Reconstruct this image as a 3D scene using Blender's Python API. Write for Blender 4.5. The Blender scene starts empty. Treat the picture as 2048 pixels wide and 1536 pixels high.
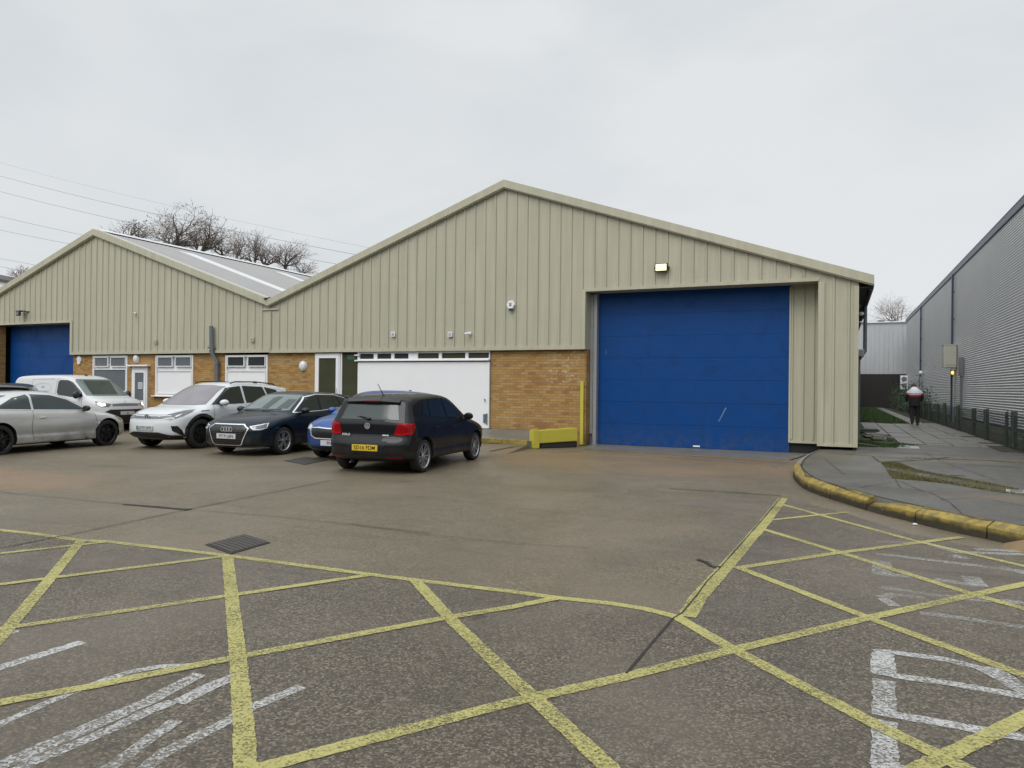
import bpy, bmesh, math, random
from mathutils import Vector, Matrix
from mathutils.bvhtree import BVHTree
from mathutils.geometry import delaunay_2d_cdt
random.seed(7)
R_ = math.radians
SC = bpy.context.scene
COL = SC.collection

# ------------------------------------------------------------------ camera
F_PX, YAW, PIT, ROL, EYE = 1452.4, .421834, .0040455, .0110222, 1.60
_cy, _sy = math.cos(YAW), math.sin(YAW)
FW = Vector((-_sy*math.cos(PIT), _cy*math.cos(PIT), math.sin(PIT)))
_r0 = Vector((_cy, _sy, 0)); _u0 = _r0.cross(FW)
RT = _r0*math.cos(ROL)+_u0*math.sin(ROL); UP = -_r0*math.sin(ROL)+_u0*math.cos(ROL)
cam_d = bpy.data.cameras.new("camera"); cam = bpy.data.objects.new("camera", cam_d); COL.objects.link(cam)
cam_d.sensor_width = 36; cam_d.lens = 36*F_PX/2048; cam_d.clip_end = 2000; cam_d.clip_start = .1
m3 = Matrix((RT, UP, -FW)).transposed()
cam.matrix_world = Matrix.Translation((0, 0, EYE)) @ m3.to_4x4()
SC.camera = cam

def ray(x, y): return FW+RT*((x-1024)/F_PX)-UP*((y-768)/F_PX)
def gp(x, y, z=0.0):                      # where a sight line meets the level z
    d = ray(x, y); t = (z-EYE)/d.z; return (d.x*t, d.y*t)
def fp(x, y, Y=19.0):                     # where it meets the plane y = Y  -> (X, Z)
    d = ray(x, y); t = Y/d.y; return (d.x*t, d.z*t+EYE)
def xp(x, y, X):                          # where it meets the plane x = X  -> (Y, Z)
    d = ray(x, y); t = X/d.x; return (d.y*t, d.z*t+EYE)

# ------------------------------------------------------------------ materials
class NT:
    def __init__(s, name):
        s.m = bpy.data.materials.new(name); s.m.use_nodes = True; s.t = s.m.node_tree; s.n = s.t.nodes; s.n.clear()
        s.out = s.n.new('ShaderNodeOutputMaterial'); s.b = s.n.new('ShaderNodeBsdfPrincipled'); s.t.links.new(s.b.outputs[0], s.out.inputs[0])
        s.tc = s.n.new('ShaderNodeTexCoord').outputs['Object']
    def set(s, sock, v):
        if isinstance(v, bpy.types.NodeSocket): s.t.links.new(v, sock)
        elif isinstance(v, (tuple, list)) and sock.type == 'RGBA' and len(v) == 3: sock.default_value = (*v, 1)
        else: sock.default_value = v
    def p(s, **k):
        for a, v in k.items(): s.set(s.b.inputs[a.replace('_', ' ')], v)
        return s
    def math(s, op, a, b=0.0, c=None):
        n = s.n.new('ShaderNodeMath'); n.operation = op; s.set(n.inputs[0], a); s.set(n.inputs[1], b)
        if c is not None: s.set(n.inputs[2], c)
        return n.outputs[0]
    def scale(s, v, sc):
        n = s.n.new('ShaderNodeMapping'); s.set(n.inputs['Vector'], v); n.inputs['Scale'].default_value = sc; return n.outputs[0]
    def noise(s, scale=5, detail=4, rough=.55, vec=None, out=0, dist=0):
        n = s.n.new('ShaderNodeTexNoise'); n.inputs['Scale'].default_value = scale; n.inputs['Detail'].default_value = detail
        n.inputs['Roughness'].default_value = rough; n.inputs['Distortion'].default_value = dist; s.set(n.inputs['Vector'], vec or s.tc); return n.outputs[out]
    def vor(s, scale=5, vec=None, out='Distance', feat='F1'):
        n = s.n.new('ShaderNodeTexVoronoi'); n.feature = feat; n.inputs['Scale'].default_value = scale; s.set(n.inputs['Vector'], vec or s.tc); return n.outputs[out]
    def ramp(s, f, *stops, const=False):
        n = s.n.new('ShaderNodeValToRGB'); e = n.color_ramp.elements
        if const: n.color_ramp.interpolation = 'CONSTANT'
        while len(e) < len(stops): e.new(.5)
        for el, (pos, c) in zip(e, stops):
            el.position = pos; el.color = (*c, 1) if isinstance(c, (tuple, list)) else (c, c, c, 1)
        s.set(n.inputs[0], f); return n.outputs[0]
    def mix(s, f, a, b, mode='MIX'):
        n = s.n.new('ShaderNodeMix'); n.data_type = 'RGBA'; n.blend_type = mode
        s.set(n.inputs[0], f); s.set(n.inputs[6], a); s.set(n.inputs[7], b); return n.outputs[2]
    def map(s, v, a, b, c=0.0, d=1.0):
        n = s.n.new('ShaderNodeMapRange'); n.interpolation_type = 'SMOOTHSTEP'; s.set(n.inputs[0], v)
        for i, k in enumerate((a, b, c, d)): n.inputs[i+1].default_value = k
        return n.outputs[0]
    def bump(s, h, strength=.3, dist=.01):
        n = s.n.new('ShaderNodeBump'); n.inputs['Strength'].default_value = strength; n.inputs['Distance'].default_value = dist
        s.set(n.inputs['Height'], h); s.t.links.new(n.outputs[0], s.b.inputs['Normal']); return s
    def xyz(s):
        n = s.n.new('ShaderNodeSeparateXYZ'); s.set(n.inputs[0], s.tc); return n.outputs
    def fade(s, fac):                        # paint worn through to what lies under it
        tr = s.n.new('ShaderNodeBsdfTransparent'); mx = s.n.new('ShaderNodeMixShader'); s.set(mx.inputs[0], fac)
        s.t.links.new(tr.outputs[0], mx.inputs[1]); s.t.links.new(s.b.outputs[0], mx.inputs[2]); s.t.links.new(mx.outputs[0], s.out.inputs[0]); return s

def mul(c, k): return tuple(min(1, v*k) for v in c)
def simple(name, c, rough=.6, metal=0., var=.12, vs=2.0, bump=0., bs=60, spec=.5, coat=0., emit=0., ec=None):
    t = NT(name)
    col = t.mix(t.noise(vs, 5, .6), mul(c, 1-var), mul(c, 1+var)) if var else (*c, 1)
    t.p(Base_Color=col, Roughness=rough, Metallic=metal, Specular_IOR_Level=spec, Coat_Weight=coat)
    if coat: t.p(Coat_Roughness=.04)
    if bump: t.bump(t.noise(bs, 4, .6), bump, .004)
    if emit: t.p(Emission_Color=(*(ec or c), 1), Emission_Strength=emit)
    return t.m
M = {}
CLAD = (.412, .397, .298)
def cladding_mat(name, c):
    t = NT(name); x, y, z = t.xyz()
    streak = t.noise(1, 4, .6, t.scale(t.tc, (6, 6, .35)))
    col = t.mix(t.map(streak, .35, .7), mul(c, .93), mul(c, 1.05))
    panel = t.n.new('ShaderNodeTexWhiteNoise'); panel.noise_dimensions = '1D'; t.set(panel.inputs['W'], t.math('FLOOR', x))
    col = t.mix(t.math('MULTIPLY', panel.outputs[0], .10), col, mul(c, .75))
    col = t.mix(t.math('MULTIPLY', t.map(t.noise(1.3, 5, .7), .5, .8), .15), col, mul(c, .6))
    drip = t.noise(1, 5, .7, t.scale(t.tc, (14, 14, .5))); col = t.mix(t.math('MULTIPLY', t.map(drip, .58, .72), .22), col, mul(c, .55))
    t.p(Base_Color=col, Roughness=.5, Specular_IOR_Level=.25); t.bump(t.noise(.9, 2), .25, .02); return t.m
M['clad'] = cladding_mat('beige_cladding', CLAD)
M['flash'] = cladding_mat('beige_flashing', mul(CLAD, 1.03))
M['clad_shade'] = simple('rib_shadow_colour', mul(CLAD, .62), .6)
def brick_mat():
    t = NT('yellow_brick'); x, y, z = t.xyz()
    u = t.math('ADD', x, y); row = t.math('FLOOR', t.math('DIVIDE', z, .075))
    half = t.math('MULTIPLY', t.math('FLOORED_MODULO', row, 2.0), .5)
    uo = t.math('ADD', t.math('DIVIDE', u, .225), half); colm = t.math('FLOOR', uo)
    fz = t.math('FRACT', t.math('DIVIDE', z, .075)); fu = t.math('FRACT', uo)
    mort = t.math('MAXIMUM', t.math('LESS_THAN', fz, .14), t.math('LESS_THAN', fu, .05))
    cv = t.n.new('ShaderNodeCombineXYZ'); t.set(cv.inputs[0], colm); t.set(cv.inputs[1], row)
    wn = t.n.new('ShaderNodeTexWhiteNoise'); wn.noise_dimensions = '3D'; t.set(wn.inputs[0], cv.outputs[0])
    big = t.noise(1.1, 3, .6)
    r = t.math('ADD', t.math('MULTIPLY', wn.outputs[0], .72), t.math('MULTIPLY', t.map(big, .3, .7), .28))
    c = t.ramp(r, (0, (.46, .325, .145)), (.3, (.42, .262, .092)), (.55, (.375, .21, .065)), (.78, (.31, .15, .045)), (.9, (.24, .09, .03)), (1, (.30, .11, .06)))
    c = t.mix(.28, c, (.37, .225, .085)); c = t.mix(t.math('MULTIPLY', t.noise(40, 3), .35), c, (.20, .13, .06))
    c = t.mix(mort, c, (.20, .16, .10))
    st = t.math('MULTIPLY', t.map(z, .62, .12), t.map(t.noise(2.2, 4, .6), .38, .62))
    c = t.mix(t.math('MULTIPLY', st, .65), c, (.06, .055, .03))
    wx = t.math('MULTIPLY', t.map(t.math('ABSOLUTE', t.math('ADD', x, 7.0)), .7, .3), t.map(z, 1.3, 1.9))
    eff = t.math('MULTIPLY', wx, t.map(t.noise(9, 5, .75), .56, .64))
    c = t.mix(t.math('MULTIPLY', eff, .7), c, (.62, .60, .54))
    t.p(Base_Color=c, Roughness=.85, Specular_IOR_Level=.2); t.bump(t.math('SUBTRACT', t.math('MULTIPLY', t.noise(60, 3), .4), mort), .6, .006); return t.m
M['brick'] = brick_mat()
M['white'] = simple('white_upvc', (.74, .74, .75), .35, var=.04)
M['white_panel'] = simple('white_painted_panel', (.76, .76, .765), .5, var=.045, vs=1.2)
M['grey_steel'] = simple('galvanised_steel', (.33, .34, .34), .4, .3, var=.15, vs=6)
M['pipe'] = simple('grey_plastic_pipe', (.13, .145, .16), .4)
M['dark'] = simple('black_void', (.012, .012, .012), .8)
M['black_plastic'] = simple('black_plastic', (.018, .018, .02), .45, var=.2)
M['darkglass'] = simple('window_glass', (.035, .042, .045), .06, var=.3, vs=1.5, spec=.8)
M['glass_olive'] = simple('door_glass', (.055, .058, .035), .08, var=.35, vs=1.2, spec=.6)
M['glass_grey'] = simple('blind_glass', (.13, .15, .165), .1, var=.12, vs=3, spec=.7)
def door_mat():
    t = NT('blue_door_paint'); x, y, z = t.xyz()
    c = t.mix(t.noise(.8, 4, .6), (.001, .042, .175), (.0015, .054, .22))
    c = t.mix(t.map(t.noise(1, 5, .7, t.scale(t.tc, (30, 1, 2))), .62, .8, 0, .25), c, (.05, .12, .28))
    gr = t.math('SINE', t.math('MULTIPLY', z, 2*math.pi/.05))
    sm_ = t.noise(1.4, 6, .7, dist=.8); c = t.mix(t.math('MULTIPLY', t.map(sm_, .48, .68), .35), c, (.002, .026, .10))
    du = t.math('MULTIPLY', t.map(z, .7, .05), t.map(t.noise(5, 5, .7), .35, .7)); c = t.mix(t.math('MULTIPLY', du, .30), c, (.09, .09, .08))
    t.p(Base_Color=c, Roughness=t.map(sm_, .3, .7, .36, .6), Specular_IOR_Level=.22); t.bump(t.math('ADD', gr, t.math('MULTIPLY', t.noise(25, 3), .8)), .14, .003); return t.m
M['blue_door'] = door_mat()
M['scratch'] = simple('pale_scratch', (.10, .17, .32), .5)
def yellow_paint(name, c, wear=.52):
    t = NT(name); n = t.noise(7, 6, .75)
    col = t.mix(t.map(n, wear, wear+.12), c, (.08, .065, .025)); col = t.mix(t.math('MULTIPLY', t.noise(2, 3), .5), col, mul(c, .7))
    t.p(Base_Color=col, Roughness=.6); t.bump(n, .3, .004); return t.m
M['yellow_block'] = yellow_paint('yellow_block_paint', (.50, .44, .05), .60)
def kerb_paint():
    t = NT('worn_kerb_paint'); x, y, z = t.xyz(); n = t.noise(6, 6, .75)
    grime = t.map(t.math('ADD', z, t.math('MULTIPLY', t.noise(4, 5, .7), .14)), .20, .125)     # dirt splashed up from the gutter
    col = t.mix(t.map(n, .42, .58), (.36, .26, .045), (.085, .075, .045)); col = t.mix(t.noise(14, 4), col, mul((.36, .26, .05), .75)); col = t.mix(t.math('MULTIPLY', grime, .93), col, (.022, .020, .013))
    t.p(Base_Color=col, Roughness=.65); t.bump(t.noise(22, 5, .7), .6, .008); return t.m
M['yellow_kerb'] = kerb_paint()
def asphalt(name, base, dark, light, stone=.5, big=1.0, tan=None):
    t = NT(name); x, y, z = t.xyz()
    v = t.vor(88, out='Color'); sv = t.n.new('ShaderNodeSeparateColor'); t.set(sv.inputs[0], v)
    c = t.ramp(sv.outputs[0], (0, mul(dark, .7)), (.25, mul(dark, 1.3)), (.5, base), (.72, base), (.88, light), (1, mul(light, 1.7)))
    c = t.mix(t.math('MULTIPLY', t.map(sv.outputs[1], .82, .95), stone), c, (.40, .34, .25))
    fine = t.noise(160, 3, .7); c = t.mix(.3, c, t.mix(fine, dark, light))
    blot = t.noise(.55*big, 6, .62, dist=.6); c = t.mix(t.map(blot, .3, .72, 0, .45), c, mul(base, .62))
    drift = t.noise(.22*big, 4, .6, dist=1.5); c = t.mix(t.map(drift, .42, .66, 0, .45), c, mul((light[0], light[1]*.99, light[2]*1.06), .92))
    tyre = t.noise(1, 3, .6, t.scale(t.tc, (.28, 2.1, 1)), dist=.5); c = t.mix(t.map(tyre, .56, .70, 0, .28), c, mul(dark, 1.2))
    b2 = t.noise(3.1, 5, .7); c = t.mix(t.map(b2, .5, .75, 0, .35), c, mul(light, .9))
    wet = t.noise(.35, 5, .6, dist=1.2)
    if tan:
        for (cx, cyy, rx, ry, colr, k) in tan:
            dx = t.math('DIVIDE', t.math('SUBTRACT', x, cx), rx); dy = t.math('DIVIDE', t.math('SUBTRACT', y, cyy), ry)
            d = t.math('SQRT', t.math('ADD', t.math('MULTIPLY', dx, dx), t.math('MULTIPLY', dy, dy)))
            d = t.math('ADD', d, t.math('MULTIPLY', t.math('SUBTRACT', t.noise(1.1, 6, .65), .5), .9))
            c = t.mix(t.math('MULTIPLY', t.map(d, 1.1, .55), k), c, t.mix(.45, c, t.mix(fine, mul(colr, .8), mul(colr, 1.2))))
    # dark oil spots
    oil = t.map(t.noise(1.9, 3, .5), .70, .76, 0, .55); c = t.mix(oil, c, mul(dark, .8))
    t.p(Base_Color=c, Roughness=t.map(wet, .35, .7, .36, .66), Specular_IOR_Level=.38)
    t.bump(t.math('ADD', sv.outputs[2], fine), .55, .006); return t.m
A_BASE, A_DARK, A_LIGHT = (.125, .108, .08), (.066, .053, .034), (.21, .175, .12)
TANS = [(-3.6, 15.8, 4.6, 3.2, (.22, .145, .075), 1.0), (-9.5, 15.2, 5.5, 2.4, (.20, .15, .09), .5), (-13.2, 7.4, 3.6, 1.2, (.27, .15, .075), .9), (-9.6, 10.5, 3.5, 1.5, (.18, .15, .11), .3)]
M['asphalt'] = asphalt('yard_asphalt', (.142, .118, .078), A_DARK, A_LIGHT, .35, 1.0, TANS)
M['asphalt2'] = asphalt('coarse_asphalt', (.090, .075, .054), (.030, .025, .018), (.178, .150, .110), .5, 1.4)
M['pave'] = asphalt('pavement_asphalt', (.088, .084, .074), (.042, .039, .034), (.145, .138, .12), .2, 1.3, [(1.5, 17.5, 3, 1.2, (.2, .16, .09), .5), (3.2, 11.5, 2.2, .6, (.27, .18, .09), .5)])
def slab_mat():
    t = NT('concrete_slab'); c = t.mix(t.noise(1.7, 6, .65), (.09, .085, .073), (.19, .185, .165)); c = t.mix(t.map(t.noise(.9, 4), .5, .7, 0, .5), c, (.10, .10, .06))
    t.p(Base_Color=c, Roughness=.45); t.bump(t.noise(40, 4, .7), .3, .004); return t.m
M['slab'] = slab_mat()
M['concrete'] = simple('concrete', (.20, .195, .175), .75, var=.25, vs=3, bump=.4)
M['joint'] = simple('dark_joint', (.025, .023, .02), .8, var=.4, vs=6)
def marking(name, c, a, b, sc=55, thin=.0, faint=1.):
    t = NT(name); n = t.noise(sc, 8, .75); big = t.noise(.9, 4, .65); fine = t.vor(88, out='Color'); sf = t.n.new('ShaderNodeSeparateColor'); t.set(sf.inputs[0], fine)
    w = t.math('ADD', t.math('ADD', t.math('MULTIPLY', n, .34), t.math('MULTIPLY', big, .62)), t.math('MULTIPLY', sf.outputs[0], .26))
    col = t.mix(t.noise(4, 4), mul(c, .80), mul(c, 1.1)); col = t.mix(t.math('MULTIPLY', t.map(t.noise(70, 3, .7), .5, .75), .45), col, mul(c, .45))
    t.p(Base_Color=col, Roughness=.6)
    t.fade(t.math('MULTIPLY', t.map(w, a, b, 1, thin), faint)); return t.m
M['line_yellow'] = marking('yellow_road_paint', (.42, .385, .135), .52, .82, 60, .15, .93)
M['line_white'] = marking('white_road_paint', (.48, .48, .465), .49, .76, 60, .08, .92)
M['line_faint'] = marking('faint_white_road_paint', (.46, .46, .44), .42, .74, 50, .0, .75)
M['line_thin'] = marking('worn_bay_line_paint', (.42, .41, .37), .45, .75, 60, 0, .8)
M['grass_soil'] = simple('grass_soil', (.035, .055, .015), .9, var=.4, vs=5)
def leafm(name, a, b):
    t = NT(name); t.p(Base_Color=t.mix(t.noise(3, 4), a, b), Roughness=.7); return t.m
M['grass'] = leafm('grass_blade', (.018, .05, .010), (.055, .092, .022))
M['moss'] = leafm('moss', (.055, .058, .012), (.11, .10, .03))
def stain(name, c, a, b):
    t = NT(name); t.p(Base_Color=t.mix(t.noise(8, 5, .7), mul(c, .7), mul(c, 1.4)), Roughness=.95); t.fade(t.math('MULTIPLY', t.map(t.noise(3.2, 6, .7), a, b, 0, 1), .8)); return t.m
M['moss_stain'] = stain('moss_stain', (.085, .075, .025), .36, .54)
M['ivy'] = leafm('ivy_leaf', (.012, .03, .012), (.03, .06, .02))
M['bark'] = simple('bark', (.11, .095, .082), .9, var=.3)
M['twig'] = simple('twig', (.17, .14, .125), .9, var=.3)
M['brownleaf'] = leafm('dry_leaf', (.12, .08, .05), (.17, .11, .06))
def roofm():
    t = NT('grey_roof_sheet'); x, y, z = t.xyz(); c = t.mix(t.noise(.6, 5, .65), (.26, .255, .245), (.36, .35, .335))
    s_ = t.math('SINE', t.math('MULTIPLY', y, 2*math.pi/.333)); c = t.mix(t.map(s_, .6, 1, 0, .35), c, (.19, .185, .18))
    t.p(Base_Color=c, Roughness=.5); t.bump(s_, .5, .02); return t.m
M['roof'] = roofm()
M['rooflight'] = simple('translucent_rooflight', (.62, .635, .66), .4, var=.06)
M['grey_clad'] = simple('grey_corrugated_steel', (.60, .61, .62), .38, .15, var=.12, vs=.7)
M['navy'] = simple('navy_trim', (.03, .04, .075), .4)
M['lav'] = simple('pale_verge', (.33, .34, .43), .4)
M['end_white'] = cladding_mat('white_grey_cladding', (.40, .41, .42))
M['opp_brick'] = simple('added_dark_brick', (.10, .07, .05), .85, var=.3, vs=3)
M['hairline'] = simple('hairline_crack', (.045, .038, .03), .9, var=.3)
M['dark_brick'] = simple('dark_brick', (.022, .02, .018), .9, var=.5, vs=8)
M['beige_box'] = simple('beige_cabinet', (.38, .37, .31), .5)
M['post'] = simple('weathered_green_post', (.035, .05, .038), .8, var=.4, vs=5, bump=.5)
M['wire'] = simple('fence_wire', (.04, .055, .05), .6)
M['lampglow'] = simple('floodlight_lens', (.12, .11, .08), .3, var=0, emit=1.6, ec=(1, .93, .52))
M['amber'] = simple('amber_lamp', (.9, .6, .1), .3, var=0, emit=1.3, ec=(1, .62, .12))
M['opal'] = simple('opal_lamp_glass', (.62, .66, .68), .25, var=.02)
M['skin'] = simple('skin', (.32, .18, .12), .6, var=.05)
M['litter'] = simple('leaf_litter', (.03, .024, .016), .95, var=.6, vs=14, bump=.8, bs=30)
M['slate'] = simple('roof_slate', (.06, .055, .055), .7)
M['chrome'] = simple('chrome', (.72, .73, .74), .22, .45, var=0)
M['paper'] = simple('paper', (.58, .58, .58), .7, var=.03)
M['sand'] = simple('sandy_concrete', (.19, .13, .065), .9, var=.3, vs=6, bump=.6)

# ------------------------------------------------------------------ mesh helper
class MB:
    def __init__(s): s.v = []; s.f = []; s.mi = []
    def add(s, vs, fs, mi=0):
        o = len(s.v); s.v += [tuple(p) for p in vs]; s.f += [tuple(i+o for i in f) for f in fs]; s.mi += [mi]*len(fs); return s
    def box(s, x0, x1, y0, y1, z0, z1, mi=0):
        v = [(x, y, z) for z in (z0, z1) for y in (y0, y1) for x in (x0, x1)]
        return s.add(v, [(0, 2, 3, 1), (4, 5, 7, 6), (0, 1, 5, 4), (2, 6, 7, 3), (0, 4, 6, 2), (1, 3, 7, 5)], mi)
    def bbox(s, x0, x1, y0, y1, z0, z1, b=.01, mi=0):       # box with chamfered edges
        bm = bmesh.new(); bmesh.ops.create_cube(bm, size=1)
        for v in bm.verts: v.co = Vector(((x0+x1)/2+v.co.x*(x1-x0), (y0+y1)/2+v.co.y*(y1-y0), (z0+z1)/2+v.co.z*(z1-z0)))
        bmesh.ops.bevel(bm, geom=bm.edges[:], offset=b, segments=2, affect='EDGES', profile=.5)
        s.bm(bm, mi); return s
    def bm(s, bm, mi=0, mat=None):
        bm.verts.index_update(); s.add([(mat @ v.co if mat else v.co)[:] for v in bm.verts], [[v.index for v in f.verts] for f in bm.faces], mi); bm.free()
    def quad(s, a, b, c, d, mi=0): return s.add([a, b, c, d], [(0, 1, 2, 3)], mi)
    def tube(s, pts, rad, n=8, mi=0, cap=True):
        pts = [Vector(p) for p in pts]; k = len(pts); rr = rad if isinstance(rad, (list, tuple)) else [rad]*k
        vs = []; prev = None
        for i, p in enumerate(pts):
            d = (pts[min(i+1, k-1)]-pts[max(i-1, 0)]).normalized()
            a = prev if prev and abs(prev.dot(d)) < .95 else (Vector((0, 0, 1)) if abs(d.z) < .9 else Vector((1, 0, 0)))
            u = (a-d*a.dot(d)).normalized(); prev = u; w = d.cross(u)
            for j in range(n):
                t = 2*math.pi*j/n; vs.append(p+(u*math.cos(t)+w*math.sin(t))*rr[i])
        fs = [(i*n+j, i*n+(j+1) % n, (i+1)*n+(j+1) % n, (i+1)*n+j) for i in range(k-1) for j in range(n)]
        if cap: fs += [tuple(range(n))[::-1], tuple((k-1)*n+j for j in range(n))]
        return s.add(vs, fs, mi)
    def lathe(s, prof, c, axis='Y', n=32, mi=0, sc=(1, 1)):  # prof = [(r, h)...] about an axis through c
        vs = []
        for r, h in prof:
            for j in range(n):
                t = 2*math.pi*j/n; a, b = r*math.cos(t)*sc[0], r*math.sin(t)*sc[1]
                vs.append({'Y': (c[0]+a, c[1]+h, c[2]+b), 'Z': (c[0]+a, c[1]+b, c[2]+h), 'X': (c[0]+h, c[1]+a, c[2]+b)}[axis])
        k = len(prof); fs = [(i*n+j, i*n+(j+1) % n, (i+1)*n+(j+1) % n, (i+1)*n+j) for i in range(k-1) for j in range(n)]
        return s.add(vs, fs, mi)
    def ball(s, c, r, n=12, mi=0):
        rx, ry, rz = r if isinstance(r, tuple) else (r, r, r); vs = []; fs = []
        for i in range(n+1):
            p = math.pi*i/n
            for j in range(n*2):
                t = math.pi*j/n; vs.append((c[0]+rx*math.sin(p)*math.cos(t), c[1]+ry*math.sin(p)*math.sin(t), c[2]+rz*math.cos(p)))
        for i in range(n):
            for j in range(n*2): fs.append((i*2*n+j, (i+1)*2*n+j, (i+1)*2*n+(j+1) % (2*n), i*2*n+(j+1) % (2*n)))
        return s.add(vs, fs, mi)
    def mesh(s, name, mats, smooth=False, angle=None):
        me = bpy.data.meshes.new(name); me.from_pydata(s.v, [], s.f)
        for m in (mats if isinstance(mats, list) else [mats]): me.materials.append(m)
        me.polygons.foreach_set('material_index', s.mi)
        bm = bmesh.new(); bm.from_mesh(me)
        if smooth: bmesh.ops.remove_doubles(bm, verts=bm.verts, dist=1e-5)
        bmesh.ops.recalc_face_normals(bm, faces=bm.faces); bm.to_mesh(me); bm.free()
        if smooth:
            me.polygons.foreach_set('use_smooth', [True]*len(me.polygons))
            me.set_sharp_from_angle(angle=R_(angle or 40))
        return me
    def build(s, name, mats, parent=None, smooth=False, angle=None):
        o = bpy.data.objects.new(name, s.mesh(name, mats, smooth, angle)); COL.objects.link(o)
        if parent: o.parent = parent
        return o
def split_boxes(mb, name, mats, parent):   # every box a part of its own
    for i in range(len(mb.v)//8):
        b = MB(); b.add(mb.v[8*i:8*i+8], [tuple(j-8*i for j in f) for f in mb.f[6*i:6*i+6]], mb.mi[6*i]); b.build(name, mats, parent)
def tag(o, label=None, cat=None, group=None, kind=None):
    if label: o['label'] = label
    if cat: o['category'] = cat
    if group: o['group'] = group
    if kind: o['kind'] = kind
    return o
def thing(name, label, cat, loc=(0, 0, 0), rz=0, group=None):
    o = bpy.data.objects.new(name, None); COL.objects.link(o); o.location = loc; o.rotation_euler = (0, 0, rz); o.empty_display_size = .3
    return tag(o, label, cat, group)
def struct(o): o['kind'] = 'structure'; return o
_txt = {}
def text_geo(txt, size, bold=0.0):
    k = (txt, size, bold)
    if k not in _txt:
        cu = bpy.data.curves.new('t', 'FONT'); cu.body = txt; cu.size = size; cu.align_x = 'CENTER'; cu.align_y = 'CENTER'; cu.offset = bold; cu.resolution_u = 3
        o = bpy.data.objects.new('t', cu); COL.objects.link(o); bpy.context.view_layer.update()
        me = bpy.data.meshes.new_from_object(o.evaluated_get(bpy.context.evaluated_depsgraph_get()))
        _txt[k] = ([v.co.copy() for v in me.vertices], [tuple(p.vertices) for p in me.polygons])
        bpy.data.objects.remove(o); bpy.data.curves.remove(cu); bpy.data.meshes.remove(me)
    return _txt[k]
def put_text(mb, txt, size, org, ux, uz, mi, sx=1, bold=0.0):
    v, f = text_geo(txt, size, bold); o, a, b = Vector(org), Vector(ux), Vector(uz)
    mb.add([o+a*p.x*sx+b*p.y for p in v], f, mi)
def poly_sheet(pts, z, name, mat, parent=None):
    mb = MB(); mb.add([(p[0], p[1], z) for p in pts], [tuple(range(len(pts)))]); return mb.build(name, mat, parent)
def catmull(pts, step=.06, closed=False):
    P = [Vector(p) for p in pts]; n = len(P); out = []
    for i in range(n if closed else n-1):
        p0, p1, p2, p3 = P[(i-1) % n] if closed or i else P[0], P[i], P[(i+1) % n], P[(i+2) % n] if closed or i+2 < n else P[-1]
        L = (p2-p1).length; k = max(1, int(L/step))
        # centripetal-ish tangents, limited so that sharp corners stay tight
        l0, l2 = max((p1-p0).length, 1e-6), max((p3-p2).length, 1e-6)
        t1 = (p2-p0)*(L/(l0+L)) if (p1-p0).length > 1e-6 else (p2-p1); t2 = (p3-p1)*(L/(l2+L)) if (p3-p2).length > 1e-6 else (p2-p1)
        for j in range(k):
            t = j/k; out.append(p1*(2*t**3-3*t*t+1)+t1*(t**3-2*t*t+t)+p2*(-2*t**3+3*t*t)+t2*(t**3-t*t))
    if not closed: out.append(P[-1])
    return out
# ------------------------------------------------------------------ sky and light: thick even cloud
W = bpy.data.worlds.new("World"); SC.world = W; W.use_nodes = True
wt = W.node_tree; wn = wt.nodes; wn.clear()
SUN_EL, SUN_AZ = R_(48), R_(188)
sky = wn.new('ShaderNodeTexSky'); sky.sky_type = 'NISHITA'; sky.sun_disc = False; sky.sun_elevation = SUN_EL; sky.sun_rotation = SUN_AZ
bg1 = wn.new('ShaderNodeBackground'); bg1.inputs[1].default_value = .05; wt.links.new(sky.outputs[0], bg1.inputs[0])
tc = wn.new('ShaderNodeTexCoord'); sp = wn.new('ShaderNodeSeparateXYZ'); wt.links.new(tc.outputs['Generated'], sp.inputs[0])
mp = wn.new('ShaderNodeMapping'); mp.inputs['Scale'].default_value = (1, 1, 2.6); wt.links.new(tc.outputs['Generated'], mp.inputs[0])
nz = wn.new('ShaderNodeTexNoise'); nz.inputs['Scale'].default_value = 1.6; nz.inputs['Detail'].default_value = 5; nz.inputs['Roughness'].default_value = .5; nz.inputs['Distortion'].default_value = .4
wt.links.new(mp.outputs[0], nz.inputs['Vector'])
cr = wn.new('ShaderNodeValToRGB'); cr.color_ramp.elements[0].position = .36; cr.color_ramp.elements[1].position = .62
cr.color_ramp.elements[0].color = (.67, .712, .745, 1); cr.color_ramp.elements[1].color = (.81, .832, .848, 1); wt.links.new(nz.outputs[0], cr.inputs[0])
el = wn.new('ShaderNodeMapRange'); el.interpolation_type = 'SMOOTHSTEP'
for i, v in enumerate((.5, 1.0, 1.0, 1.75)): el.inputs[i+1].default_value = v
wt.links.new(sp.outputs[2], el.inputs[0])
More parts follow.
